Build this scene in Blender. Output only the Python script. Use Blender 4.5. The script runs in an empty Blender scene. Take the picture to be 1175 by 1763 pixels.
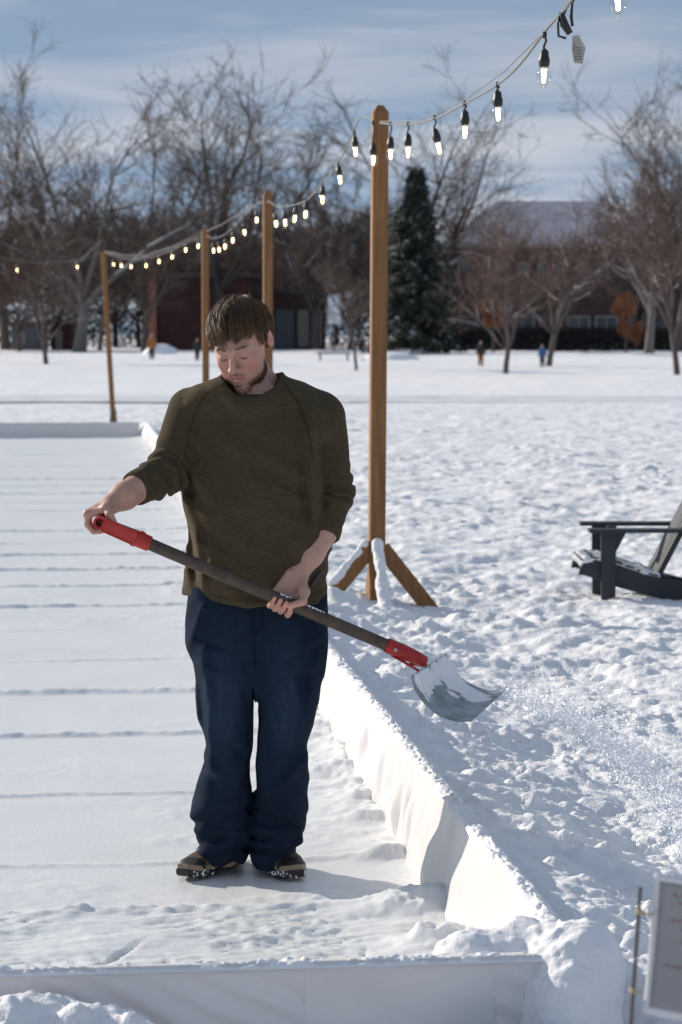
import bpy, math, random
import numpy as np
from mathutils import Vector, Matrix
R = math.radians
# ------------------------------------------------------------------ camera
F_PX = 4163.0; CX = 587.5; CY = 881.5; TH = math.atan((CY - 572) / F_PX); CAMZ = 1.7
sc = bpy.context.scene
cam_d = bpy.data.cameras.new("camera"); cam = bpy.data.objects.new("camera", cam_d)
sc.collection.objects.link(cam); sc.camera = cam
cam.location = (0, 0, CAMZ); cam.rotation_euler = (R(90) - TH, 0, 0)
cam_d.sensor_fit = 'VERTICAL'; cam_d.sensor_height = 36; cam_d.sensor_width = 24; cam_d.lens = 85
cam_d.clip_start = 0.1; cam_d.clip_end = 5000
cam_d.dof.use_dof = True; cam_d.dof.focus_distance = 7.35; cam_d.dof.aperture_fstop = 6.5
# ------------------------------------------------------------------ light
SUN_AZ = math.atan2(-0.82, 0.57); SUN_EL = R(21)
w = bpy.data.worlds.new("World"); sc.world = w; w.use_nodes = True
nt = w.node_tree; N = nt.nodes; L = nt.links; N.clear()
def nd(t, **k):
    n = N.new(t)
    for a, b in k.items(): setattr(n, a, b)
    return n
wo = nd('ShaderNodeOutputWorld'); bg = nd('ShaderNodeBackground'); bg.inputs[1].default_value = 0.074
sky = nd('ShaderNodeTexSky', sky_type='NISHITA'); sky.sun_disc = False; sky.sun_elevation = SUN_EL; sky.sun_rotation = SUN_AZ
sky.air_density = 1.0; sky.dust_density = 0.6; sky.ozone_density = 1.6; sky.altitude = 1500
tc = nd('ShaderNodeTexCoord')
mp = nd('ShaderNodeMapping'); mp.inputs['Location'].default_value = (0, 0, 0.12); mp.inputs['Scale'].default_value = (1, 1, 2.6)
L.new(tc.outputs['Generated'], mp.inputs[0]); L.new(mp.outputs[0], sky.inputs[0])
mp2 = nd('ShaderNodeMapping'); mp2.inputs['Scale'].default_value = (5, 5, 42); mp2.inputs['Rotation'].default_value = (0, R(2.0), 0)
L.new(tc.outputs['Generated'], mp2.inputs[0])
nz = nd('ShaderNodeTexNoise'); nz.inputs['Scale'].default_value = 1.0; nz.inputs['Detail'].default_value = 6; nz.inputs['Roughness'].default_value = 0.55; nz.inputs['Distortion'].default_value = 0.35
L.new(mp2.outputs[0], nz.inputs[0])
sx = nd('ShaderNodeSeparateXYZ'); L.new(tc.outputs['Generated'], sx.inputs[0])
band = nd('ShaderNodeMapRange'); band.inputs[1].default_value = 0.045; band.inputs[2].default_value = 0.10; band.inputs[3].default_value = 1.0; band.inputs[4].default_value = 0.42
L.new(sx.outputs[2], band.inputs[0])
sub = nd('ShaderNodeMath', operation='MULTIPLY'); cr = nd('ShaderNodeMapRange'); cr.interpolation_type = 'SMOOTHSTEP'; cr.inputs[1].default_value = 0.42; cr.inputs[2].default_value = 0.68
L.new(nz.outputs[0], cr.inputs[0]); L.new(cr.outputs[0], sub.inputs[0]); L.new(band.outputs[0], sub.inputs[1])
mixc = nd('ShaderNodeMix', data_type='RGBA'); mixc.inputs[7].default_value = (9.0, 9.0, 9.4, 1)
pale = nd('ShaderNodeMix', data_type='RGBA'); pale.inputs[0].default_value = .6; pale.inputs[7].default_value = (4.7, 6.2, 8.2, 1); L.new(sky.outputs[0], pale.inputs[6])
L.new(sub.outputs[0], mixc.inputs[0]); L.new(pale.outputs[2], mixc.inputs[6]); L.new(mixc.outputs[2], bg.inputs[0]); L.new(bg.outputs[0], wo.inputs[0])
sun_d = bpy.data.lights.new("sun", 'SUN'); sun_d.energy = 4.9; sun_d.angle = R(0.55); sun_d.color = (1.0, 0.91, 0.79)
sun = bpy.data.objects.new("sun", sun_d); sc.collection.objects.link(sun)
sdir = Vector((math.sin(SUN_AZ) * math.cos(SUN_EL), math.cos(SUN_AZ) * math.cos(SUN_EL), math.sin(SUN_EL)))
sun.rotation_euler = sdir.to_track_quat('Z', 'Y').to_euler(); sun.location = (-20, 20, 30)
vs = sc.view_settings; vs.view_transform = 'Standard'; vs.look = 'None'; vs.exposure = 0.11; vs.gamma = 1; vs.use_curve_mapping = False
sc.cycles.max_bounces = 6; sc.cycles.diffuse_bounces = 3; sc.cycles.glossy_bounces = 3; sc.cycles.transparent_max_bounces = 16
# ------------------------------------------------------------------ helpers
rnd = random.Random(7); rng = np.random.default_rng(11)
ct, st = math.cos(TH), math.sin(TH)
def ray(px, py):
    x = px - CX; u = CY - py
    return (x, F_PX * ct + st * u, -F_PX * st + ct * u)
def P(px, py, d):
    r = ray(px, py); k = d / r[1]
    return Vector((r[0] * k, d, CAMZ + r[2] * k))
def G(px, py, z=0.0):
    r = ray(px, py); k = (z - CAMZ) / r[2]
    return Vector((r[0] * k, r[1] * k, z))
def hsh(ix, iy, iz, seed):
    h = (ix.astype(np.int64) * 374761393 + iy.astype(np.int64) * 668265263 + iz.astype(np.int64) * 1274126177 + seed * 974634777) & 0xFFFFFFFF
    h = ((h ^ (h >> 13)) * 1274126177) & 0xFFFFFFFF
    return ((h ^ (h >> 16)) & 0xFFFFFF).astype(np.float32) / 16777215.0
def vn2(x, y, s=0):
    xi = np.floor(x); yi = np.floor(y); fx = x - xi; fy = y - yi
    fx = fx * fx * (3 - 2 * fx); fy = fy * fy * (3 - 2 * fy); z = np.zeros_like(xi)
    a = hsh(xi, yi, z, s); b = hsh(xi + 1, yi, z, s); c = hsh(xi, yi + 1, z, s); d = hsh(xi + 1, yi + 1, z, s)
    return (a * (1 - fx) + b * fx) * (1 - fy) + (c * (1 - fx) + d * fx) * fy - 0.5
def vn3(x, y, z, s=0):
    xi = np.floor(x); yi = np.floor(y); zi = np.floor(z); fx = x - xi; fy = y - yi; fz = z - zi
    fx = fx * fx * (3 - 2 * fx); fy = fy * fy * (3 - 2 * fy); fz = fz * fz * (3 - 2 * fz)
    o = 0
    for dx in (0, 1):
        for dy in (0, 1):
            for dz in (0, 1):
                o = o + hsh(xi + dx, yi + dy, zi + dz, s) * (fx if dx else 1 - fx) * (fy if dy else 1 - fy) * (fz if dz else 1 - fz)
    return o - 0.5
def fbm2(x, y, s=0, o=4, g=0.5):
    v = 0; a = 1.0
    for i in range(o):
        v = v + a * vn2(x, y, s + i * 17); a *= g
        x, y = 1.6 * x + 1.2 * y + 3.7, -1.2 * x + 1.6 * y + 1.3
    return v
def lumps(x, y, cell, s=0, dens=0.7, rmax=0.62):
    # rounded clods: height of hemispherical bumps scattered one per cell
    u = x / cell; v = y / cell; ui = np.floor(u); vi = np.floor(v); z = np.zeros_like(ui); out = np.zeros_like(u)
    for dx in (-1, 0, 1):
        for dy in (-1, 0, 1):
            cx = ui + dx; cy = vi + dy
            px = cx + hsh(cx, cy, z, s); py = cy + hsh(cx, cy, z + 1, s); rr = hsh(cx, cy, z + 2, s)
            on = hsh(cx, cy, z + 3, s) < dens
            r = rmax * (0.25 + 0.75 * rr * rr); d2 = (u - px) ** 2 + (v - py) ** 2
            h = np.where(on & (d2 < r * r), r * np.maximum(1 - d2 / (r * r), 0) ** .62, 0)
            out = np.maximum(out, h)
    return out * cell
def new_mesh(name, V, Fq, smooth=True):
    V = np.asarray(V, dtype=np.float32); me = bpy.data.meshes.new(name)
    if isinstance(Fq, np.ndarray):
        k = Fq.shape[1]; n = len(Fq)
        me.vertices.add(len(V)); me.vertices.foreach_set('co', V.ravel())
        me.loops.add(n * k); me.loops.foreach_set('vertex_index', Fq.astype(np.int32).ravel())
        me.polygons.add(n); me.polygons.foreach_set('loop_start', np.arange(0, n * k, k, dtype=np.int32))
        me.update(calc_edges=True)
    else:
        me.from_pydata([tuple(v) for v in V.tolist()], [], Fq); me.update()
    me.polygons.foreach_set('use_smooth', [smooth] * len(me.polygons))
    return me
def link(name, me, mat=None, parent=None, loc=None):
    o = bpy.data.objects.new(name, me); sc.collection.objects.link(o)
    if mat is not None and me is not None:
        me.materials.clear(); me.materials.append(mat)
    if parent is not None:
        o.parent = parent; o.location = -root_loc(parent)
    if loc is not None: o.location = loc
    return o
def root_loc(o):
    v = Vector((0, 0, 0))
    while o is not None: v = v + o.location; o = o.parent
    return v
def thing(name, label, cat, loc=(0, 0, 0), group=None):
    o = bpy.data.objects.new(name, None); sc.collection.objects.link(o); o.location = loc; o.empty_display_size = 0.1
    tag(o, label, cat, group); return o
def tag(o, label=None, cat=None, group=None, kind=None):
    if label: o['label'] = label
    if cat: o['category'] = cat
    if group: o['group'] = group
    if kind: o['kind'] = kind
    return o
class MB:
    def __init__(s): s.v = []; s.f = []
    def add(s, vs, fs):
        b = len(s.v); s.v += [tuple(v) for v in vs]; s.f += [tuple(i + b for i in f) for f in fs]
    def box(s, c, size, rot=None, bev=0.0):
        hx, hy, hz = size[0] / 2, size[1] / 2, size[2] / 2; M = rot if rot is not None else Matrix.Identity(3); c = Vector(c)
        if bev <= 0:
            vs = [c + M @ Vector((x * hx, y * hy, z * hz)) for x in (-1, 1) for y in (-1, 1) for z in (-1, 1)]
            s.add(vs, [(0, 1, 3, 2), (4, 6, 7, 5), (0, 4, 5, 1), (2, 3, 7, 6), (0, 2, 6, 4), (1, 5, 7, 3)]); return
        # long prism with chamfered long edges along z, plus end chamfers
        b = min(bev, hx * .9, hy * .9)
        def ring(k, z): 
            ax, ay = hx - k, hy - k
            return [(-ax + b, -ay, z), (ax - b, -ay, z), (ax, -ay + b, z), (ax, ay - b, z), (ax - b, ay, z), (-ax + b, ay, z), (-ax, ay - b, z), (-ax, -ay + b, z)]
        P_ = ring(b * .7, -hz) + ring(0, -hz + b) + ring(0, hz - b) + ring(b * .7, hz)
        vs = [c + M @ Vector(p) for p in P_]; fs = []
        for r_ in range(3):
            for i in range(8): j = (i + 1) % 8; fs.append((r_ * 8 + i, r_ * 8 + j, r_ * 8 + 8 + j, r_ * 8 + 8 + i))
        fs.append(tuple(reversed(range(8)))); fs.append(tuple(range(24, 32))); s.add(vs, fs)
    def tube(s, pts, rad, n=8, caps=True):
        pts = [Vector(p) for p in pts]; m = len(pts)
        if not hasattr(rad, '__len__'): rad = [rad] * m
        t0 = (pts[1] - pts[0]).normalized(); a = Vector((0, 0, 1)) if abs(t0.z) < .9 else Vector((1, 0, 0))
        u = t0.cross(a).normalized(); vs = []
        for i, p in enumerate(pts):
            t = (pts[min(i + 1, m - 1)] - pts[max(i - 1, 0)])
            if t.length < 1e-9: t = t0
            t.normalize(); u = (u - t * u.dot(t)); u = u.normalized() if u.length > 1e-6 else t.orthogonal().normalized(); v = t.cross(u)
            for k in range(n):
                an = 2 * math.pi * k / n; vs.append(p + (u * math.cos(an) + v * math.sin(an)) * rad[i])
        fs = [(i * n + k, i * n + (k + 1) % n, (i + 1) * n + (k + 1) % n, (i + 1) * n + k) for i in range(m - 1) for k in range(n)]
        if caps: fs += [tuple(reversed(range(n))), tuple(range((m - 1) * n, m * n))]
        s.add(vs, fs)
    def lathe(s, base, axis, prof, n=12):
        axis = Vector(axis).normalized(); u = axis.orthogonal().normalized(); v = axis.cross(u); vs = []; base = Vector(base)
        for (h, r) in prof:
            for k in range(n):
                an = 2 * math.pi * k / n; vs.append(base + axis * h + (u * math.cos(an) + v * math.sin(an)) * max(r, 1e-5))
        m = len(prof); fs = [(i * n + k, i * n + (k + 1) % n, (i + 1) * n + (k + 1) % n, (i + 1) * n + k) for i in range(m - 1) for k in range(n)]
        s.add(vs, fs)
    def build(s, name, mat, parent=None, smooth=False):
        me = new_mesh(name, s.v, s.f, smooth); return link(name, me, mat, parent)
def grid_faces(nr, nc):
    i = np.arange(nr - 1)[:, None] * nc + np.arange(nc - 1)[None, :]
    return np.stack([i, i + 1, i + nc + 1, i + nc], -1).reshape(-1, 4)
# ---- signed distance modelling
def surface(fn, lo, hi, h, smooth=1):
    ax = [np.arange(lo[i], hi[i] + h, h, dtype=np.float32) for i in range(3)]
    X, Y, Z = np.meshgrid(*ax, indexing='ij'); V = fn(X, Y, Z).astype(np.float32)
    nx, ny, nz = V.shape; ins = V < 0
    c = np.zeros((nx - 1, ny - 1, nz - 1), np.int8)
    for a in (0, 1):
        for b in (0, 1):
            for d in (0, 1): c += ins[a:nx - 1 + a, b:ny - 1 + b, d:nz - 1 + d]
    act = np.argwhere((c > 0) & (c < 8)); idx = -np.ones(c.shape, np.int64); idx[tuple(act.T)] = np.arange(len(act))
    acc = np.zeros((len(act), 3), np.float32); cnt = np.zeros(len(act), np.float32)
    cs = [(a, b, d) for a in (0, 1) for b in (0, 1) for d in (0, 1)]
    for p in cs:
        for k in range(3):
            if p[k]: continue
            q = list(p); q[k] = 1
            v0 = V[act[:, 0] + p[0], act[:, 1] + p[1], act[:, 2] + p[2]]; v1 = V[act[:, 0] + q[0], act[:, 1] + q[1], act[:, 2] + q[2]]
            m = (v0 < 0) != (v1 < 0); t = np.where(m, v0 / np.where(m, v0 - v1, 1), 0)
            pos = np.tile(np.array(p, np.float32), (len(act), 1)); pos[:, k] += t
            acc += pos * m[:, None]; cnt += m
    vert = (act + acc / cnt[:, None]) * h + np.array([a[0] for a in ax], np.float32)
    quads = []
    for k in range(3):
        a, b = (k + 1) % 3, (k + 2) % 3; sl0 = [slice(None)] * 3; sl1 = [slice(None)] * 3
        sl0[k] = slice(0, -1); sl1[k] = slice(1, None)
        i0 = ins[tuple(sl0)]; i1 = ins[tuple(sl1)]; e = np.argwhere(i0 != i1)
        lim = np.array(c.shape); e = e[(e[:, a] > 0) & (e[:, b] > 0) & (e[:, a] < lim[a]) & (e[:, b] < lim[b])]
        s_ = i0[tuple(e.T)]; g = []
        for da, db in ((-1, -1), (0, -1), (0, 0), (-1, 0)):
            q = e.copy(); q[:, a] += da; q[:, b] += db; g.append(idx[tuple(q.T)])
        g = np.stack(g, 1); g[~s_] = g[~s_][:, ::-1]; quads.append(g)
    Q = np.concatenate(quads)
    for _ in range(smooth):
        s = np.zeros_like(vert); n = np.zeros(len(vert), np.float32)
        for a, b in ((0, 1), (1, 2), (2, 3), (3, 0)):
            for i in range(3):
                s[:, i] += np.bincount(Q[:, a], vert[Q[:, b], i], len(vert)) + np.bincount(Q[:, b], vert[Q[:, a], i], len(vert))
            n += np.bincount(Q[:, a], minlength=len(vert)) + np.bincount(Q[:, b], minlength=len(vert))
        vert = vert * 0.5 + 0.5 * s / n[:, None]
    return vert, Q
def smin(a, b, k):
    h = np.clip(0.5 + 0.5 * (b - a) / k, 0, 1); return b * (1 - h) + a * h - k * h * (1 - h)
def smax(a, b, k): return -smin(-a, -b, k)
def cap(X, Y, Z, a, b, r1, r2):
    a = np.array(a, float); b = np.array(b, float); ba = b - a; l2 = (ba ** 2).sum()
    t = np.clip(((X - a[0]) * ba[0] + (Y - a[1]) * ba[1] + (Z - a[2]) * ba[2]) / l2, 0, 1)
    return np.sqrt((X - a[0] - t * ba[0]) ** 2 + (Y - a[1] - t * ba[1]) ** 2 + (Z - a[2] - t * ba[2]) ** 2) - (r1 + (r2 - r1) * t)
def ell(X, Y, Z, c, r):
    q = np.sqrt(((X - c[0]) / r[0]) ** 2 + ((Y - c[1]) / r[1]) ** 2 + ((Z - c[2]) / r[2]) ** 2)
    return (q - 1) * min(r)
def loft(X, Y, Z, rows, e=2.3):
    # rows: (z, x0, x1, yc, hy) ascending z
    rows = sorted(rows); z = [r[0] for r in rows]
    cx = np.interp(Z, z, [(r[1] + r[2]) / 2 for r in rows]); a = np.interp(Z, z, [(r[2] - r[1]) / 2 for r in rows])
    cy = np.interp(Z, z, [r[3] for r in rows]); b = np.interp(Z, z, [r[4] for r in rows])
    q = ((np.abs(X - cx) / a) ** e + (np.abs(Y - cy) / b) ** e) ** (1 / e)
    return np.maximum((q - 1) * np.minimum(a, b), np.maximum(Z - z[-1], z[0] - Z))
# ------------------------------------------------------------------ materials
def mat(name, col, rough=0.6, bump=0.0, bscale=40, var=0.0, vscale=6, metal=0, spec=0.5, sss=0, col2=None, stretch=None, detail=4, attr=None, bdist=0.01, coat=0, sheen=0):
    m = bpy.data.materials.new(name); m.use_nodes = True; n = m.node_tree.nodes; l = m.node_tree.links
    b = n['Principled BSDF']; b.inputs['Roughness'].default_value = rough; b.inputs['Metallic'].default_value = metal
    b.inputs['Specular IOR Level'].default_value = spec; b.inputs['Base Color'].default_value = (*col, 1)
    if coat: b.inputs['Coat Weight'].default_value = coat
    if sheen: b.inputs['Sheen Weight'].default_value = sheen; b.inputs['Sheen Roughness'].default_value = .5
    if sss:
        b.inputs['Subsurface Weight'].default_value = sss; b.inputs['Subsurface Radius'].default_value = (0.012, 0.004, 0.002) if attr else (0.02, 0.02, 0.025); b.inputs['Subsurface Scale'].default_value = 1.0
    t = n.new('ShaderNodeTexCoord'); mpn = n.new('ShaderNodeMapping'); l.new(t.outputs['Object'], mpn.inputs[0])
    if stretch: mpn.inputs['Scale'].default_value = stretch
    if var or col2:
        q = n.new('ShaderNodeTexNoise'); q.inputs['Scale'].default_value = vscale; q.inputs['Detail'].default_value = detail; l.new(mpn.outputs[0], q.inputs[0])
        mr = n.new('ShaderNodeMapRange'); mr.inputs[1].default_value = 0.3; mr.inputs[2].default_value = 0.7; l.new(q.outputs[0], mr.inputs[0])
        mx = n.new('ShaderNodeMix'); mx.data_type = 'RGBA'; l.new(mr.outputs[0], mx.inputs[0])
        c2 = col2 if col2 else tuple(c * (1 - var) for c in col)
        mx.inputs[6].default_value = (*col, 1); mx.inputs[7].default_value = (*c2, 1); out = mx.outputs[2]
        l.new(out, b.inputs['Base Color'])
    if attr:
        a = n.new('ShaderNodeAttribute'); a.attribute_name = attr
        if var or col2:
            mm = n.new('ShaderNodeMix'); mm.data_type = 'RGBA'; mm.blend_type = 'MULTIPLY'; mm.inputs[0].default_value = 1
            l.new(out, mm.inputs[6]); l.new(a.outputs['Color'], mm.inputs[7]); l.new(mm.outputs[2], b.inputs['Base Color'])
        else: l.new(a.outputs['Color'], b.inputs['Base Color'])
    if bump:
        q = n.new('ShaderNodeTexNoise'); q.inputs['Scale'].default_value = bscale; q.inputs['Detail'].default_value = 5; q.inputs['Roughness'].default_value = .6; l.new(mpn.outputs[0], q.inputs[0])
        bb = n.new('ShaderNodeBump'); bb.inputs['Strength'].default_value = bump; bb.inputs['Distance'].default_value = bdist; l.new(q.outputs[0], bb.inputs['Height']); l.new(bb.outputs[0], b.inputs['Normal'])
    return m
def setcol(me, C):
    a = me.color_attributes.new('Col', 'FLOAT_COLOR', 'POINT'); C4 = np.ones((len(me.vertices), 4), np.float32); C4[:, :C.shape[1]] = C
    a.data.foreach_set('color', C4.ravel())
SNOW = mat('snow', (.81, .81, .835), .75, .55, 38, spec=.25, bdist=.02)
SNOWF = mat('snow_fine', (.83, .83, .855), .75, .6, 110, spec=.3, bdist=.006)
ICE = mat('ice', (.75, .765, .77), .36, .35, 55, col2=(.82, .82, .83), vscale=1.3, spec=.45, bdist=.006)
LINER = mat('white_liner', (.82, .80, .80), .32, .25, 9, spec=.5, stretch=(1, 1, .35), bdist=.03)
_n = LINER.node_tree.nodes; _l = LINER.node_tree.links; _t = _n.new('ShaderNodeBsdfTranslucent'); _t.inputs[0].default_value = (.85, .80, .78, 1); _m = _n.new('ShaderNodeMixShader'); _m.inputs[0].default_value = .16
_l.new(_n['Principled BSDF'].outputs[0], _m.inputs[1]); _l.new(_t.outputs[0], _m.inputs[2]); _l.new(_m.outputs[0], _n['Material Output'].inputs[0])
WOOD = mat('cedar_wood', (.29, .135, .045), .7, .35, 12, col2=(.17, .078, .027), vscale=5, stretch=(9, 9, .55), bdist=.004)
BARK = mat('bark', (.125, .10, .092), .9, .5, 6, col2=(.065, .05, .047), vscale=1.4, stretch=(1, 1, .3), bdist=.1)
BARKP = mat('pale_bark', (.24, .215, .20), .9, .5, 4, col2=(.12, .10, .09), vscale=.8, stretch=(1, 1, .3), bdist=.1)
TWIG = mat('twigs', (.105, .076, .063), .9)
TWIGR = mat('reddish_twigs', (.13, .085, .07), .9)
SNOWT = mat('branch_snow', (.8, .82, .86), .8)
GREEN = mat('conifer_needles', (.030, .042, .026), .8, var=.5, vscale=2)
ORLEAF = mat('dry_orange_leaves', (.33, .125, .045), .8, var=.5, vscale=3)
DARKM = mat('charcoal_plastic', (.020, .026, .034), .55, .1, 60, var=.3)
BLACK = mat('black_rubber', (.012, .012, .013), .45)
CORD = mat('grey_cord', (.17, .165, .16), .6)
# ------------------------------------------------------------------ ground frame of the rink
C0 = np.array([0.45, 5.45]); DV = np.array([-.1085, .9941]); RV = np.array([.9941, .1085]); RL = 34.0
def st_(x, y):
    dx = x - C0[0]; dy = y - C0[1]; return dx * RV[0] + dy * RV[1], dx * DV[0] + dy * DV[1]
def xy_(s, t): return C0[0] + RV[0] * s + DV[0] * t, C0[1] + RV[1] * s + DV[1] * t
def wall_h(t): return .30 - .06 * np.clip(t / RL, 0, 1)
def ground_h(x, y):
    s, t = st_(x, y); far = np.clip((y - 30) / 60, 0, 1)
    # trodden snow
    h = .05 * fbm2(x / 1.3, y / 1.3, 3, 3) + .045 * fbm2(x / .30, y / .30, 5, 4, .55) + .014 * fbm2(x / .06, y / .06, 9, 2)
    pits = lumps(x + .1 * vn2(x * 3, y * 3, 2), y, .38, 21, .75, .6); h = h - .13 * np.clip((y - 8.5) / 4, 0, 1) * pits * (.6 + .8 * (vn2(x / 2, y / 2, 8) + .5))
    lm = lumps(x + .02 * vn2(x * 30, y * 30, 2), y, .16, 31, .5, .5); h = h + .55 * lm * np.clip(.35 + 1.6 * fbm2(x / .9, y / .9, 77, 2), 0, 1)
    h = h * (1 - far) + far * (.10 * fbm2(x / 2.2, y / 2.2, 13, 3) + .3 * fbm2(x / 14, y / 14, 14, 2))
    h = h + .03
    # shovelled bank along the right side board
    near = np.exp(-np.maximum(s - .10, 0) ** 2 / (.55 + .12 * vn2(t * .6, t * 0, 4)) ** 2) * (s > 0) * (t > -.4) * (t < RL + .6)
    nf = np.clip(1 - (y - 10) / 14, .25, 1)
    clod = .38 * lumps(x, y, .21, 41, .6, .55) + .8 * lumps(x, y, .085, 43, .6, .55) + .85 * lumps(x, y, .034, 47, .8, .6) + .05 * fbm2(x / .25, y / .25, 51, 3)
    amt = np.clip(np.exp(-np.maximum(s - .9, 0) ** 2 / 1.2) * (s > 0) * (y < 16), 0, 1)
    bankh = (.20 + .05 * vn2(t * 1.7, t * 0, 6)) * near * nf
    edge = np.clip((s - .04) / .35, .25, 1)
    h = h + bankh + clod * amt * edge * np.clip(.55 + .9 * vn2(x / .5, y / .5, 61), .15, 1)
    # far bank
    b2 = np.exp(-((t - RL - .4) / .5) ** 2) * (s < .5) * .12
    h = h + b2
    # in front of the near board
    fr = (t < 0) & (s < .5)
    pile = .21 * np.exp(-((x + .70) / .27) ** 2 - ((y - 5.05) / .28) ** 2) + .09 * np.exp(-((x + .40) / .2) ** 2 - ((y - 5.05) / .25) ** 2) + .13 * np.exp(-((x - .42) / .22) ** 2 - ((y - 5.1) / .3) ** 2) + .06
    small = .5 * lumps(x, y, .07, 83, .6, .6) + .4 * lumps(x, y, .028, 85, .7, .6)
    h = np.where(fr, pile + .03 * fbm2(x / .12, y / .12, 81, 3) + small * (.4 + 4.5 * np.clip(pile - .06, 0, .3)), h)
    # path trodden across the park
    pth = np.exp(-((y - 60 - x * -.05) / 3.6) ** 8); h = h * (1 - pth) + .05 * pth
    ins = (s < .098) & (t > -.02) & (t < RL + .07); return np.where(ins, -.08, h)
def build_ground():
    ys = [-300, -80, -25, -8, 0, 3.0]; y = 4.0
    while y < 64: ys.append(y); y *= 1.0022
    while y < 1400: ys.append(y); y *= 1.02
    rr = list(-.20 - np.geomspace(.004, 4, 46)[::-1]) + list(np.linspace(-.20, .22, 430)) + list(.22 + np.geomspace(.004, 4, 46))
    ys = np.array(ys); rr = np.array(rr); sy = np.where(ys < 4, np.maximum(4, np.abs(ys)), ys)
    X = sy[:, None] * rr[None, :]; Y = np.repeat(ys[:, None], len(rr), 1)
    Z = ground_h(X, Y); Z = np.where(Y < 3.5, .1, Z)
    V = np.stack([X, Y, Z], -1).reshape(-1, 3)
    o = link('snow_ground', new_mesh('snow_ground', V, grid_faces(len(ys), len(rr))), SNOW); tag(o, kind='structure')
build_ground()
def gh(x, y): return float(ground_h(np.array([float(x)]), np.array([float(y)]))[0])
# ice sheet
RIDGE = [(1575, .022, .045, 1), (1490, .013, .03, 1), (1370, .012, .028, .9), (1268, .020, .035, 1), (1193, .024, .045, .9), (1138, .009, .03, .6), (1085, .006, .03, .5), (1045, .016, .035, .8), (1010, .013, .035, .8), (982, .016, .04, .8), (956, .016, .04, .9), (936, .012, .04, .8), (915, .016, .05, .9), (880, .012, .05, .7), (866, .01, .05, .6), (851, .016, .06, .7), (838, .014, .06, .7), (826, .016, .07, .6), (814, .014, .08, .6), (803, .014, .08, .6), (793, .014, .1, .6), (783, .014, .1, .5), (774, .012, .12, .5)]
def build_ice():
    ts = [0.0]
    while ts[-1] < RL: ts.append(ts[-1] + .00115 * (5 + ts[-1]) * (1.3 if ts[-1] < 3 else 1))
    ts[-1] = RL; ts = np.array(ts); s = .055 - 9 * np.linspace(1, 0, 480) ** 1.8
    S, T = np.meshgrid(s, ts); X, Y = xy_(S, T)
    h = .004 * fbm2(S / .5, T / .5, 3, 3) + .0022 * fbm2(S / .05, T / .05, 7, 3) * np.clip(.6 + 2 * fbm2(S / .8, T / .8, 5, 2), .1, 1.6)
    for k, (py, hh, ww, den) in enumerate(RIDGE):
        g = G(150, py); tt = float(st_(g.x, g.y)[1]); wob = .030 * vn2(S / .9 + k * 5, T * 0 + k, 70) + .012 * vn2(S / .13, T * 0 + k, 72)
        pres = np.clip(.55 * den + .6 + 2.2 * (vn2(S / .45 + 9 * k, T * 0 + k, 74) + .12 * den), 0.12, 1.3)
        prof = np.exp(-(np.abs(T - tt - wob) / ww) ** 2.2)
        h = h + (.8 if py > 1100 else 1.3) * hh * pres * prof * (.85 + .45 * fbm2(S / .05, T / .05, 76, 2) + (lumps(S, T, .05, 78, .7, .6) / .05 * .9 if k == 0 else 0))
    g = G(150, 1575); t0 = float(st_(g.x, g.y)[1])
    rough = np.clip((t0 - T + .02) / .06, 0, 1)
    h = h + rough * (.012 + .012 * fbm2(S / .20, T / .09, 90, 3, .55) + .008 * fbm2(S / .03, T / .018, 95, 2, .6) * np.clip(.6 + 2 * vn2(S / .2, T / .2, 96), .1, 1.4) + .10 * lumps(S, T, .035, 92, .4, .5))
    for k in range(16):  # boot and shovel scratches in the unswept strip
        a = rnd.uniform(-.9, .9); sx_ = rnd.uniform(-1.7, -.1); d = (S - sx_) * math.cos(a) + (T - rnd.uniform(0.1, t0)) * math.sin(a) + .03 * vn2(S / .3, T / .3, 100 + k)
        e = -(S - sx_) * math.sin(a) + (T - t0 * .5) * math.cos(a)
        h = h - rough * .014 * np.exp(-(d / .007) ** 2) * np.clip(1 - (e / .35) ** 2, 0, 1)
    # loose snow piled along the foot of the board
    for (px, py, q, rr_) in ((668, 1418, .035, .10), (690, 1480, .04, .09), (728, 1570, .055, .14), (775, 1635, .05, .12), (600, 1330, .03, .14), (560, 1265, .03, .14), (640, 1385, .025, .08)):
        g = G(px, py); s0, t1 = st_(g.x, g.y); s0 = min(s0, -.06)
        h = h + q * np.exp(-((S - s0) / rr_) ** 2 - ((T - t1) / (rr_ * .55)) ** 2) * (1 + .5 * fbm2(S / .05, T / .05, 110, 3))
    foot = np.exp(-np.abs(S) / .16) * np.clip((T - 1.9) / 1.2, .15, 1); h = h + foot * (.03 + .03 * fbm2(S / .09, T / .09, 112, 3)) + foot * .2 * lumps(S, T, .06, 113, .5, .6)
    scuf = np.clip(vn2(S / .35, T / .22, 120) - .12, 0, 1) * np.exp(S / .8); h = h + .05 * scuf * (1 + fbm2(S / .04, T / .04, 121, 2))
    V = np.stack([X, Y, h], -1).reshape(-1, 3)
    o = link('rink_ice', new_mesh('rink_ice', V, grid_faces(len(ts), len(s))), ICE); tag(o, kind='structure')
build_ice()
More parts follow.
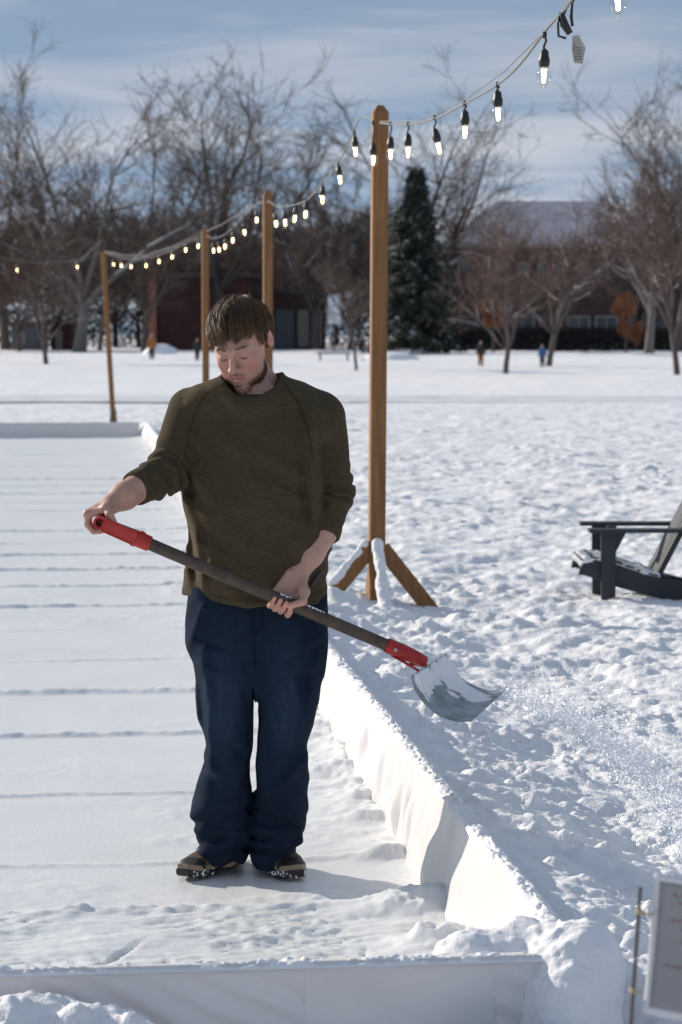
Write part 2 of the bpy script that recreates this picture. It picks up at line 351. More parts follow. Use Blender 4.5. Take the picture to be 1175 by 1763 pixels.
# ------------------------------------------------------------------ side boards of the rink
def board(name, along, n, sec, label, hfun, flip=False, capk=.02, fk=1.0):
    """along: function u->(x,y) of the inner foot, sec: outward unit vector function"""
    root = thing(name, label, 'rink wall', (along(0)[0], along(0)[1], 0), 'side boards of the ice rink')
    us = np.linspace(0, 1, n) ** (1.6 if not flip else 1.0); xy = np.array([along(u) for u in us]); Ls = np.concatenate([[0], np.cumsum(np.linalg.norm(np.diff(xy, axis=0), axis=1))])
    ox, oy = sec; H = np.array([hfun(u) for u in us]); m = 26; rows = []
    v = np.linspace(0, 1, m)
    for j in range(m):   # inner face
        fold = .014 * vn2(Ls / .075, v[j] * .8 + 0 * Ls, 5) + .020 * vn2(Ls / .35, v[j] * .7 + 0 * Ls, 6) + .008 * np.sin(Ls / .028 + 6 * vn2(Ls / .4, v[j] + 0 * Ls, 7)) * (vn2(Ls / .5, 0 * Ls, 9) > .0)
        lean = .065 * v[j] + .02 * vn2(Ls / 1.1, 0 * Ls, 11) * v[j]; fold = fold * fk + (.016 * vn2((Ls + v[j] * .35) / .13, v[j] * 1.5 + 0 * Ls, 15) if fk > 1 else 0)
        off = fold * (.3 + .7 * np.sin(np.pi * min(v[j] * 1.1, 1))) + lean
        rows.append(np.stack([xy[:, 0] + ox * off, xy[:, 1] + oy * off, -.02 + v[j] * (H + .02)], -1))
    off_keep = off
    for (o_, z_) in ((.075, 1.0), (.08, .5), (.08, 0)):
        for zz_ in ([z_] if z_ != .5 else list(np.linspace(.95, .05, 22))):
            dr = fk * (.010 * vn2((Ls - zz_ * .30) / .11, zz_ * 1.2 + 0 * Ls, 33) + .014 * vn2((Ls + zz_ * .25) / .31, zz_ + 0 * Ls, 34) + .004 * np.sin((Ls - .5 * zz_) / .02 + 5 * vn2(Ls / .2, zz_ + 0 * Ls, 35)) * (vn2(Ls / .33, 0 * Ls, 36) > .12)) * math.sin(math.pi * min(max(zz_, 0), 1))
            rows.append(np.stack([xy[:, 0] + ox * (o_ + .02 + dr), xy[:, 1] + oy * (o_ + .02 + dr), H * zz_ - (.06 if zz_ == 0 else 0)], -1))
    V = np.stack(rows, 0).reshape(-1, 3); Fq = grid_faces(len(rows), n)
    link('liner_board', new_mesh('liner_board', V, Fq), LINER, root)
    # snow lying on top
    k = 22; q = np.linspace(0, 1, k); rows = []
    for j in range(k):
        w_ = (off - .014) * (1 - q[j]) + .108 * q[j] - .02 * vn2(Ls / 1.1, 0 * Ls, 11) + .02 * vn2(Ls / .08, 0 * Ls + 3, 21) * (1 if j < k / 2 else 0) ; base = np.sin(np.pi * q[j]) ** .55
        xx = xy[:, 0] + ox * (w_ + .02 * vn2(Ls / 1.1, 0 * Ls, 11)); yy = xy[:, 1] + oy * (w_ + .02 * vn2(Ls / 1.1, 0 * Ls, 11))
        hh = capk * .5 + .008 * fbm2(Ls / .10, 0 * Ls, 22, 3) + .012 * fbm2(Ls / .02, q[j] * 5 + 0 * Ls, 24, 2) + .15 * lumps(Ls, q[j] * .11 + 0 * Ls, .045, 26, .6, .6)
        rows.append(np.stack([xx, yy, H - .010 + base * np.maximum(hh + .006, .006)], -1))
    V = np.stack(rows, 0).reshape(-1, 3)
    link('snow_cap', new_mesh('snow_cap', V, grid_faces(k, n)), SNOWF, root)
    return root
board('rink_side_wall', lambda u: xy_(0, u * RL), 2600, RV, 'long white plastic lined board running back on the right of the ice, snow on its rim', lambda u: .30 - .06 * u, False, .02, 2.0)
board('rink_near_wall', lambda u: xy_(.02 - u * 2.6, 0.0), 900, -DV, 'low white plastic covered board across the very front of the ice, nearest the viewer', lambda u: .30, True, .008, 1.8)
board('rink_far_wall', lambda u: xy_(-.03 - u * 14, RL), 500, DV, 'low white board closing the far end of the ice, in front of the leaning post', lambda u: .235, True)
# wrapped corner under a heap of snow
def heap():
    c = P(985, 1700, 5.42); c.z = .17
    root = thing('snow_heap', 'big rounded heap of snow over the plastic wrapped near right corner of the rink', 'snow heap', (c.x, c.y, 0))
    def f(X, Y, Z):
        d = ell(X, Y, Z, (c.x - .01, c.y, .10), (.125, .20, .25)); d = smin(d, ell(X, Y, Z, (c.x - .10, c.y + .10, .24), (.11, .12, .10)), .05)
        d = smin(d, ell(X, Y, Z, (c.x + .02, c.y + .02, .25), (.10, .12, .105)), .05); d = smin(d, ell(X, Y, Z, (c.x - .22, c.y + .04, .27), (.10, .08, .06)), .03)
        d = d + .022 * vn3(X / .10, Y / .10, Z / .10, 3) + .010 * vn3(X / .03, Y / .03, Z / .03, 4) + .006 * vn3(X / .014, Y / .014, Z / .014, 5)
        return smax(d, -Z - .03, .01)
    v, q = surface(f, (c.x - .36, c.y - .3, -.05), (c.x + .22, c.y + .32, .46), .0055, 1)
    link('snow_mound', new_mesh('snow_mound', v, q), SNOWF, root)
    # loose folds of the liner hanging out of the corner
    for k, (dx0, dx1, top, dy) in enumerate(((9, 9, 9, 9), (-.30, -.15, .26, -.04))):
        if k == 0: continue
        n1, n2 = 60, 40; V = []
        for i in range(n1):
            a = i / (n1 - 1)
            for j in range(n2):
                b = j / (n2 - 1); wd = .25 + .75 * b
                x = c.x + (dx0 + dx1) / 2 + (a - .5) * (dx1 - dx0 + .08) * wd - .05 * b * (k == 1); y = c.y + dy - .05 * b + .018 * math.sin(a * 17 + 2 * b) * (.3 + b * .7) - .03 * math.sin(a * 3.14) * (1 if k == 0 else .3)
                V.append((x, y, top * (1 - b) + .0 * b + .008 * math.sin(a * 9)))
        o = link('liner_fold', new_mesh('liner_fold', V, grid_faces(n1, n2)), LINER, root)
        so = o.modifiers.new('t', 'SOLIDIFY'); so.thickness = .002
heap()
# ------------------------------------------------------------------ cleared path
def path():
    n = 400; x = np.linspace(-90, 90, n); rows = []
    for j, off in enumerate((-3.2, -1.5, 0, 1.6, 3.0)):
        rows.append(np.stack([x, 60 - x * .05 + off + .5 * vn2(x / 1.7, x * 0 + (j > 2), 5), 0 * x + .058], -1))
    m = mat('path_slush', (.50, .52, .57), .8, .3, 4, col2=(.72, .74, .79), vscale=.7, bdist=.05)
    o = link('path', new_mesh('path', np.stack(rows, 0).reshape(-1, 3), grid_faces(5, n)), m); tag(o, kind='structure')
path()
# ------------------------------------------------------------------ posts carrying the lights
POST = []
def post(px, topy, baseg, label, lean=(0, 0), braces=True, w_=.092, h=3.16):
    g = baseg; h = P(px, topy, g.y).z - .03; root = thing('light_post', label, 'post', (g.x, g.y, gh(g.x, g.y)), 'wooden posts holding up the string lights')
    z0 = -.05; top = Vector((g.x + lean[0], g.y + lean[1], h)); bot = Vector((g.x, g.y, z0)); ax = (top - bot)
    m = MB(); M = ax.to_track_quat('Z', 'Y').to_matrix(); ln = ax.length
    rz = Matrix.Rotation(R(8), 3, 'Z'); m.box(bot + ax * .5, (w_, w_, ln), M @ rz, .006)
    # tapered cap
    a = M @ rz; c = top; hw = w_ / 2 - .005; ring = [c + a @ Vector((sx_ * hw, sy_ * hw, -.002)) for sx_, sy_ in ((-1, -1), (1, -1), (1, 1), (-1, 1))] + [c + a @ Vector((sx_ * hw * .45, sy_ * hw * .45, .035)) for sx_, sy_ in ((-1, -1), (1, -1), (1, 1), (-1, 1))]
    m.add(ring, [(0, 1, 5, 4), (1, 2, 6, 5), (2, 3, 7, 6), (3, 0, 4, 7), (4, 5, 6, 7)])
    m.build('post_shaft', WOOD, root)
    if braces:
        for k, an in enumerate((R(8), R(188), R(278), R(98))):
            d = Vector((math.cos(an), math.sin(an), 0)); hi = bot + Vector((0, 0, .47)) + d * (w_ / 2 - .01); lo = hi + d * .44 - Vector((0, 0, .56))
            if k == 1: lo = hi + d * .42 - Vector((0, 0, .50))
            mm = MB(); v = lo - hi; q = v.to_track_quat('Z', 'Y').to_matrix(); side = d.cross(Vector((0, 0, 1))); zz = v.normalized(); yy = zz.cross(side)
            mm.box((hi + lo) / 2, (.042, .092, v.length), Matrix((side, yy, zz)).transposed(), .004); b = mm.build('brace', WOOD, root)
            if k in (1, 2):
                up_ = Vector((0, 0, .058)); A_ = np.array(hi + v * .06 + up_); B_ = np.array(hi + v * .95 + up_); ex = .012 if k == 2 else .0
                def fs(X, Y, Z, A_=A_, B_=B_, ex=ex):
                    d_ = cap(X, Y, Z, A_, B_, .024 + ex * .4, .028 + ex); 
                    if ex: d_ = smin(d_, ell(X, Y, Z, (B_[0], B_[1] + .05, .0), (.20, .16, .11)), .08)
                    return d_ + .022 * vn3(X / .06, Y / .06, Z / .06, 3) + .012 * vn3(X / .022, Y / .022, Z / .022, 5)
                lo_ = np.minimum(A_, B_) - .24; hi_ = np.maximum(A_, B_) + .24; vv, qq = surface(fs, lo_, hi_, .009 if g.y < 20 else .016, 1); link('snow_cover', new_mesh('snow_cover', vv, qq), SNOWF, b)
    POST.append(top); return root
def on_line(px, d): return Vector(((px - CX) / F_PX * d, d, 0))
p1 = G(648, 1064); p1.z = 0
post(650, 183, p1, 'nearest and tallest looking wooden post with snowy angled feet, right of the man', (.02, .0))
p2 = on_line(462, 24.8 * 1.005); post(462, 330, p2, 'second wooden light post, just right of the man\'s head', (0, 0))
p3 = on_line(355, 33.5); post(355, 393, p3, 'third wooden light post, rising behind the man\'s hair on the left', (0, 0))
p4 = on_line(196, 44.5); post(196, 432, p4, 'leaning wooden light post behind the far end of the rink', (-.17, 0), False)
# steel spike holder of post four
ms = MB()
for dx in (-.06, .07): ms.tube([(p4.x + dx * .6, p4.y - .06, .30), (p4.x + dx, p4.y - .09, -.02)], .014, 6)
o4 = [o for o in bpy.data.objects if o.name.startswith('light_post') and 'leaning' in o.get('label', '')][0]
ms.build('bracket', mat('galvanised', (.25, .25, .26), .5, metal=.7), o4)
for o_, p_ in ((p1, 0),):
    # snow kicked up round the nearest foot
    pass
# ------------------------------------------------------------------ string lights
GLASS = bpy.data.materials.new('bulb_glass'); GLASS.use_nodes = True
n = GLASS.node_tree.nodes; l = GLASS.node_tree.links; n.clear(); go = n.new('ShaderNodeOutputMaterial'); gm = n.new('ShaderNodeMixShader'); gt = n.new('ShaderNodeBsdfTransparent'); gg = n.new('ShaderNodeBsdfGlossy'); gl = n.new('ShaderNodeLayerWeight')
gl.inputs[0].default_value = .35; gg.inputs['Roughness'].default_value = .05; gt.inputs[0].default_value = (.93, .93, .93, 1); gmr = n.new('ShaderNodeMapRange'); gmr.inputs[3].default_value = .02; gmr.inputs[4].default_value = .34
l.new(gl.outputs['Facing'], gmr.inputs[0]); l.new(gmr.outputs[0], gm.inputs[0]); l.new(gt.outputs[0], gm.inputs[1]); l.new(gg.outputs[0], gm.inputs[2]); l.new(gm.outputs[0], go.inputs[0])
FIL = bpy.data.materials.new('filament'); FIL.use_nodes = True; b = FIL.node_tree.nodes['Principled BSDF']; b.inputs['Base Color'].default_value = (1, .8, .5, 1); b.inputs['Emission Color'].default_value = (1, .72, .36, 1); b.inputs['Emission Strength'].default_value = 15
def bulb(parent, at, drop=.10, tilt=(0, 0), sc_=1.25):
    """hangs below the cord point at"""
    an = at - Vector((0, 0, drop)); ax = Vector((tilt[0], tilt[1], -1)).normalized(); S_ = sc_
    g = MB(); g.lathe(an, ax, [(.045 * S_, .012 * S_), (.052 * S_, .014 * S_), (.065 * S_, .020 * S_), (.078 * S_, .0225 * S_), (.09 * S_, .0215 * S_), (.102 * S_, .015 * S_), (.109 * S_, .006 * S_), (.118 * S_, .002 * S_), (.12 * S_, 0)], 14)
    o = g.build('bulb', GLASS, parent, True)
    s_ = MB(); s_.lathe(an, ax, [(-.004, .003), (0, .008 * S_), (.006 * S_, .013 * S_), (.022 * S_, .0145 * S_), (.026 * S_, .017 * S_), (.034 * S_, .0175 * S_), (.046 * S_, .0165 * S_), (.052 * S_, .013 * S_), (.052 * S_, .0)], 12)
    s_.tube([at, at + Vector((.006, 0, -drop * .4)), an + Vector((-.003, 0, drop * .2)), an], .0042 * S_, 6)
    s_.box(at, (.014, .03, .022)); s_.build('socket', BLACK, o, True)
    f = MB()
    u = ax.orthogonal().normalized(); v = ax.cross(u)
    for k in range(4):
        a = k * 1.5708 + .6; d = u * math.cos(a) + v * math.sin(a); f.tube([an + ax * .058 * S_ + d * .007 * S_, an + ax * .098 * S_ + d * .0035 * S_], .0013 * S_, 5)
    f.build('filament', FIL, o)
def strand(label, ends, bulbs, wire_ends=None, drop=.09, extra=None):
    """ends: list of cord points; bulbs: list of points on the cord"""
    root = thing('string_lights', label, 'string lights', ends[0], 'strings of bulbs between the posts')
    c = MB(); pts = [Vector(p) for p in ends]; fine = []
    for i in range(len(pts) - 1):
        p0 = pts[max(i - 1, 0)]; p1_ = pts[i]; p2_ = pts[i + 1]; p3_ = pts[min(i + 2, len(pts) - 1)]
        for k in range(8):
            t = k / 8; fine.append(.5 * ((2 * p1_) + (p2_ - p0) * t + (2 * p0 - 5 * p1_ + 4 * p2_ - p3_) * t * t + (3 * p1_ - p0 - 3 * p2_ + p3_) * t ** 3))
    fine.append(pts[-1]); c.tube(fine, .0052, 7); c.build('cord', CORD, root, True)
    for i, b_ in enumerate(bulbs):
        bulb(root, b_[0], b_[1], (rnd.uniform(-.12, .12), rnd.uniform(-.1, .1)) if len(b_) < 3 else b_[2])
    return root
def wire(label, pts, r=.0025):
    m = MB(); m.tube(pts, r, 6); o = m.build('support_wire', CORD, None, True); tag(o, label, 'wire', 'support wires of the string lights')
def dline(px): return 7250 / max(px - 146, 20)     # distance on the post line seen at that column
P1 = lambda px, py: P(px, py, dline(px) if px > 470 else dline(px))
# nearest span (cord rises towards the viewer's right)
A = [(655, 212), (700, 214), (752, 203), (801, 178), (857, 146), (898, 108), (942, 50), (975, 14), (1000, -18), (1062, -62), (1180, -150)]
bl = []
for (px, cy, by, t) in ((673, 213, 262, (0, 0)), (703, 213, 258, (0, 0)), (749, 203, 252, (.22, 0)), (801, 178, 223, (0, 0)), (857, 146, 192, (.03, 0)), (938, 60, 125, (-.02, 0)), (1062, -62, -2, (.05, 0))):
    d = dline(px); a = P(px, cy, d); b_ = P(px, by, d); bl.append((a, max(a.z - b_.z - .085, .02), t))
r1 = strand('nearest string of bulbs, sweeping up to the top right corner', [P1(*a) for a in A], bl)
# plug joint with its paper tag
m = MB(); d = dline(968); k0 = P(958, 22, d); m.tube([P(975, 14, d), P(968, 25, d), P(972, 42, d), P(982, 58, d)], [.006, .011, .016, .012], 8)
m.tube([P(996, -16, d), P(985, 5, d), P(984, 30, d), P(986, 45, d)], .006, 6); m.tube([P(965, 22, d), P(961, 40, d), P(962, 62, d), P(975, 66, d)], .005, 6); m.build('plug', BLACK, r1, True)
m = MB(); a = [P(986, 62, d), P(996, 60, d), P(1008, 82, d), P(1003, 110, d), P(989, 108, d), P(985, 88, d)]; dd = Vector((.002, .004, 0)); m.add(a + [p + dd for p in a], [(0, 1, 2, 3, 4, 5), (11, 10, 9, 8, 7, 6)] + [(i, i + 6, (i + 1) % 6 + 6, (i + 1) % 6) for i in range(6)])
TAGM = mat('paper_tag', (.42, .40, .37), .5, col2=(.30, .28, .26), vscale=30); m.build('paper_tag', TAGM, r1)
m = MB()
for i in range(5):
    for j in range(3): q0 = P(990 + j * 4.5 + i * .2, 82 + i * 5, d - .003); m.box(q0, (.006, .001, .0022))
# drawn as rows of illegible print
m.build('tag_print', BLACK, r1)
wire('thin bare wire beside the nearest bulb string, top right', [P1(655, 209), P1(720, 209), P1(801, 172), P1(870, 122), P1(942, 50), P1(1000, -22), P1(1180, -170)])
# post one to post two
A = [(648, 210), (622, 202), (604, 238), (583, 280), (556, 316), (527, 345), (500, 354), (480, 356), (462, 346)]
bl = []
for (px, cy, by) in ((611, 228, 258), (583, 280, 304), (556, 316, 334), (528, 343, 361), (510, 352, 373), (490, 355, 381), (474, 354, 383)):
    d = dline(px); a = P(px, cy, d); b_ = P(px, by, d); bl.append((a, max(a.z - b_.z - .085, .02)))
bl.append((P(643, 211, 14.15), .12, (0, 0)))
strand('second string of bulbs, drooping left from the tallest post', [P1(*a) for a in A], bl)
# post two to post three
def lerpd(px, a, b, da, db): t = (px - a) / (b - a); return 1 / ((1 - t) / da + t / db)
A = [(462, 348), (442, 352), (420, 372), (401, 392), (385, 405), (368, 410), (356, 406)]; D23 = lambda px: lerpd(px, 462, 355, 24.8, 33.5)
bl = []
for (px, cy, by) in ((457, 350, 378), (442, 352, 377), (420, 372, 398), (401, 392, 412), (389, 402, 423), (377, 408, 428), (367, 410, 430)):
    d = D23(px) - .12; a = P(px, cy, d); b_ = P(px, by, d); bl.append((a, max(a.z - b_.z - .085, .02)))
strand('short string of bulbs between the posts beside the man\'s head', [P(a, b_, D23(a) - .1) for a, b_ in A], bl)
A = [(355, 406), (344, 408), (321, 418), (298, 430), (275, 438), (252, 444), (227, 446), (209, 444), (190, 438), (181, 434)]; D34 = lambda px: lerpd(px, 355, 180, 33.5, 44.5)
bl = []
for (px, cy, by) in ((352, 407, 432), (343, 408, 422), (321, 416, 429), (298, 427, 441), (275, 434, 449), (252, 442, 456), (227, 443, 458), (209, 443, 456), (195, 440, 454)):
    d = D34(px) - .15; a = P(px, cy, d); b_ = P(px, by, d); bl.append((a, max(a.z - b_.z - .085, .02)))
strand('string of bulbs running left to the leaning post', [P(a, b_, D34(a) - .12) for a, b_ in A], bl)
A = [(181, 434), (134, 447), (80, 452), (30, 448), (-40, 436)]
bl = [(P(134, 447, 45), .04), (P(30, 448, 46), .09)]
strand('last faint string of bulbs, left of the leaning post', [P(a, b_, 45) for a, b_ in A], bl)
wire('sagging wire strung between the posts on the left', [P(355, 396, 33.5), P(300, 424, 36), P(250, 440, 39), P(215, 440, 42), P(181, 433, 44.5)], .006)
wire('straight wire between the post by the head and the third post', [P(462, 342, 24.7), P(420, 362, 27.5), P(385, 385, 30.7), P(356, 398, 33.4)], .005)
# ------------------------------------------------------------------ the man
D0 = 7.47
def M_(px, py, dy=0.0): return P(px, py, D0 + dy)
fc = G(430, 1500); man = thing('person', 'bearded man with bowed head in olive pullover and jeans, holding the snow shovel', 'person', (fc.x, fc.y, 0))
SKIN = mat('skin', (1, 1, 1), .5, .12, 160, attr='Col', sss=.12, bdist=.002)
SWEAT = mat('olive_knit', (.080, .062, .038), .95, .5, 1.0, var=.32, vscale=1.0, stretch=(55, 55, 260), spec=.04, bdist=.004, attr='Col', sheen=.05)
DENIM = mat('denim', (.0140, .0240, .045), .9, .35, 260, var=.3, vscale=180, spec=.05, bdist=.0015, attr='Col')
HAIRM = mat('brown_hair', (.150, .084, .036), .42, spec=.5, col2=(.050, .027, .012), vscale=9)
# ---- shovel line
SA = M_(172, 900, -.31); SB = M_(735, 1140, -.21)
sax = (SB - SA).normalized()
def S_at(px): t = (px - 172) / (735 - 172); return SA.lerp(SB, t)
# ---- sweater
def row(py, x0, x1, hy, yc=0.0):
    a = M_(x0, py); b = M_(x1, py); return (a.z, a.x, b.x, D0 + yc, hy)
TR = [row(648, 398, 480, .070, .01), row(657, 366, 512, .088, .01), row(672, 336, 540, .105, .0), row(692, 320, 558, .118, -.0), row(730, 313, 562, .133, -.01), row(790, 324, 546, .146, -.02), row(850, 329, 545, .156, -.03), row(920, 328, 553, .162, -.03), row(980, 324, 561, .156, -.02), row(1015, 322, 565, .153, -.01), row(1040, 321, 566, .152, -.01)]
ra = [np.array(M_(336, 710, .03)), np.array(M_(290, 812, -.05)), np.array(M_(231, 843, -.17))]
la = [np.array(M_(549, 718, -.015)), np.array(M_(570, 848, -.035)), np.array(M_(556, 924, -.12))]
def axial(X, Y, Z, a, b):
    ba = b - a; return ((X - a[0]) * ba[0] + (Y - a[1]) * ba[1] + (Z - a[2]) * ba[2]) / math.sqrt((ba ** 2).sum())
def zn(Y):
    return M_(434, 643, 0).z - .018 - .36 * np.clip(D0 + .03 - Y, 0, .2)
CREASE = [((445, 770), (535, 835), .010, 14), ((470, 830), (548, 872), .007, 10), ((350, 735), (440, 790), .006, 16), ((338, 905), (352, 1020), .012, 9), ((362, 950), (372, 1015), .010, 8), ((385, 970), (392, 1025), .006, 9), ((415, 700), (380, 800), .005, 20), ((500, 905), (520, 1000), .008, 10), ((535, 785), (545, 905), .012, 8), ((345, 820), (395, 900), .007, 14), ((540, 690), (532, 790), .008, 9), ((400, 860), (470, 900), .005, 16), ((425, 940), (470, 1000), .005, 14), ((330, 800), (350, 850), .009, 8)]
def crease(t, X, Y, Z, CR, dy=-.15):
    for (p0_, p1_, am, wd_) in CR:
        a_ = M_(*p0_, dy); b_ = M_(*p1_, dy); dx = b_.x - a_.x; dz = b_.z - a_.z; l2 = dx * dx + dz * dz; tt_ = ((X - a_.x) * dx + (Z - a_.z) * dz) / l2; dd_ = ((X - a_.x) * dz - (Z - a_.z) * dx) / math.sqrt(l2) + .012 * vn3(tt_ * 3, tt_ * 0, tt_ * 0 + am * 1000, 3); wd2 = wd_ / 555
        fall = np.exp(-((tt_ - .5) / .48) ** 4) * (Y < D0 + .03); t = t - am * 1.25 * fall * (np.exp(-(dd_ / wd2) ** 2) - .8 * np.exp(-((dd_ - 1.7 * wd2) / wd2) ** 2))
    return t
JCR = [((348, 1120), (372, 1240), .010, 10), ((362, 1150), (366, 1330), .007, 8), ((345, 1300), (385, 1345), .010, 9), ((340, 1395), (425, 1382), .009, 8), ((345, 1428), (425, 1442), .010, 6), ((350, 1455), (425, 1462), .008, 5), ((548, 1120), (525, 1250), .010, 10), ((530, 1300), (478, 1360), .011, 9), ((440, 1385), (515, 1415), .009, 7), ((436, 1432), (512, 1440), .010, 6), ((438, 1458), (508, 1464), .008, 5), ((400, 1130), (330, 1105), .006, 7), ((475, 1130), (555, 1100), .006, 7), ((392, 1160), (335, 1140), .005, 6), ((480, 1160), (548, 1142), .005, 6), ((405, 1260), (432, 1300), .008, 7), ((450, 1240), (446, 1330), .007, 7)]
def sweater(X, Y, Z):
    Yk = Y + .20 * (X - M_(440, 900).x) * np.clip((M_(430, 655).z - Z) / .15, 0, 1)
    t = loft(X, Yk, Z, TR, 2.15)
    nc = M_(434, 643, .0); rr_ = np.sqrt(((X - nc.x) / .088) ** 2 + ((Y - nc.y + .035) / .106) ** 2); t = smin(t, np.sqrt(((rr_ - 1) * .095) ** 2 + (Z - zn(Y) + .006) ** 2) - .011, .035)
    t = crease(t, X, Y, Z, CREASE)
    for (p0_, p1_, am, wd_) in ():
        a_ = M_(*p0_, -.15); b_ = M_(*p1_, -.15); dx = b_.x - a_.x; dz = b_.z - a_.z; l2 = dx * dx + dz * dz; tt_ = ((X - a_.x) * dx + (Z - a_.z) * dz) / l2; dd_ = ((X - a_.x) * dz - (Z - a_.z) * dx) / math.sqrt(l2) + .012 * vn3(tt_ * 3, tt_ * 0, tt_ * 0 + am * 1000, 3); wd2 = wd_ / 555
        fall = np.exp(-((tt_ - .5) / .48) ** 4) * (Y < D0 + .03); t = t - am * 1.25 * fall * (np.exp(-(dd_ / wd2) ** 2) - .8 * np.exp(-((dd_ - 1.7 * wd2) / wd2) ** 2))
    # hem dips in the middle of the front
    hem = M_(430, 1017).z - .022 * np.cos((X - M_(435, 1000).x) * 6.2) + .004 * vn3(X / .08, Y / .08, Z * 0, 3)
    t = smax(t, hem - Z, .008)
    # soft folds: diagonal drag lines from the arms to the waist
    rg = lambda n_: .62 - 2 * np.sqrt(n_ * n_ + .002)
    f = -.020 * rg(vn3((X * .8 + Z * .6) / .085, Y / .3, (Z * .8 - X * .6) / .36, 41)) - .013 * rg(vn3((Z + .35 * X) / .055, Y / .2, X / .19, 43)) + .018 * vn3((X * .75 + Z * .62) / .065, Y / .2, (Z * .7 - X * .5) / .26, 31) + .016 * vn3(X / .09, Y / .2, Z / .14, 33) + .006 * vn3((X * .5 + Z) / .028, Y / .2, X / .16, 37)
    side = np.exp(-((X - M_(330, 900).x) / .07) ** 2); f = f + side * .016 * vn3((X + .35 * Z) / .035, Y / .2, (Z - .3 * X) / .22, 35)
    t = t + f
    out = t
    for A, rs, sd in ((ra, (.084, .064, .053), 51), (la, (.084, .066, .053), 52)):
        u = cap(X, Y, Z, A[0], A[1], rs[0], rs[1]); v = cap(X, Y, Z, A[1], A[2], rs[1], rs[2])
        ax1 = axial(X, Y, Z, A[0], A[1]); ax2 = axial(X, Y, Z, A[1], A[2]); L1 = np.linalg.norm(A[1] - A[0]); L2 = np.linalg.norm(A[2] - A[1])
        # cut flat at the cuff
        arm = smin(u, v, .03)
        w1 = np.clip((ax1 - .1) / (L1 - .08), 0, 1) ** 1.5; w2 = np.clip((L2 - .045 - ax2) / .03, 0, 1)
        n1 = vn3(X / .05, Y / .05, Z / .05, sd); n2 = vn3(X / .09, Y / .09, Z / .09, sd + 3)
        pleat = w1 * w2 * (.0095 * np.sin((ax1 * .55 + ax2 * .6) / .0068 + 7 * n1 + 10 * n2)) * np.clip(.7 + 2.2 * n1, 0, 1.5) + .012 * n2 * (1 - w1)
        arm = arm + pleat
        cut = ax2 - L2
        cuffband = np.abs(ax2 - (L2 - .045)) ; arm = arm + .003 * np.exp(-(cuffband / .006) ** 2)
        arm = smax(arm, cut, .006)
        out = smin(out, arm, .010)
    # neck opening
    nc = M_(434, 643, .0); hole = ((X - nc.x) / .088) ** 2 + ((Y - nc.y + .035) / .108) ** 2 - 1
    zneck = zn(Y)
    out = smax(out, -np.maximum(hole * .04, zneck - Z), .008)
    return out
a0 = M_(205, 640); a1 = M_(612, 1050)
v, q = surface(sweater, (a0.x, D0 - .27, a1.z), (a1.x, D0 + .20, a0.z + .02), .0052, 1)
me = new_mesh('sweater', v, q); C = np.ones((len(v), 3), np.float32)
def seam(C, v, pts, wd=.0035, dark=.45, ymax=D0):
    for (A, B) in zip(pts[:-1], pts[1:]):
        A = np.array(A); B = np.array(B); ab = B - A; t = np.clip(((v[:, [0, 2]] - A) @ ab) / (ab @ ab), 0, 1); d = np.linalg.norm(v[:, [0, 2]] - A - t[:, None] * ab, axis=1)
        C *= np.where(v[:, 1] < ymax, 1 - dark * np.exp(-(d / wd) ** 2), 1)[:, None]
    return C
xz = lambda px, py, dy=-.13: (M_(px, py, dy).x, M_(px, py, dy).z)
C = seam(C, v, [xz(384, 662), xz(358, 676), xz(338, 700), xz(326, 740), xz(318, 785)]); C = seam(C, v, [xz(490, 662), xz(512, 690), xz(530, 735), xz(540, 790)])
C = seam(C, v, [xz(322, 1014), xz(380, 1029), xz(440, 1033), xz(500, 1029), xz(565, 1014)], .003, .3)
setcol(me, C); sw = link('sweater', me, SWEAT, man)
# ribbed neckband following the opening
m = MB(); nc = M_(434, 643, 0); pts = []
for k in range(49):
    a = 2 * math.pi * k / 48; x = nc.x + .088 * math.cos(a); y = nc.y - .035 + .106 * math.sin(a); z = float(zn(y)) + .002; pts.append((x, y, z))
m.tube(pts, .0085, 8, False); o = m.build('neckband', SWEAT, sw, True); setcol(o.data, np.full((len(o.data.vertices), 3), .9, np.float32))
# ---- jeans
JL = [(1040, 330, 436), (1075, 326, 437), (1100, 325, 438), (1150, 326, 440), (1200, 332, 440), (1250, 343, 440), (1280, 351, 437), (1310, 352, 430), (1340, 346, 431), (1380, 335, 431), (1420, 333, 429), (1440, 339, 427), (1455, 346, 427), (1470, 344, 428), (1484, 340, 430)]
JR = [(1040, 441, 558), (1075, 440, 562), (1100, 439, 562), (1150, 441, 558), (1200, 443, 549), (1250, 446, 540), (1300, 443, 532), (1340, 438, 532), (1380, 434, 529), (1420, 430, 524), (1440, 430, 516), (1455, 431, 508), (1470, 432, 506), (1484, 432, 512)]
def legrows(T_):
    o = []
    for (py, a, b) in T_:
        k = max(py - 1100, 0) / 386; dy = -.01 + .06 * k ** 1.5; A = M_(a, py, dy); B = M_(b, py, dy); o.append((A.z, A.x, B.x, A.y, .115 * (1 - k) + .088 * k))
    return o
LL, LR = legrows(JL), legrows(JR)
HP = [row(1005, 324, 564, .138, 0), row(1060, 323, 566, .143, 0), row(1100, 327, 561, .136, 0), row(1135, 338, 550, .118, 0), row(1160, 372, 510, .10, 0), row(1185, 408, 468, .08, 0), row(1200, 430, 448, .05, 0)]
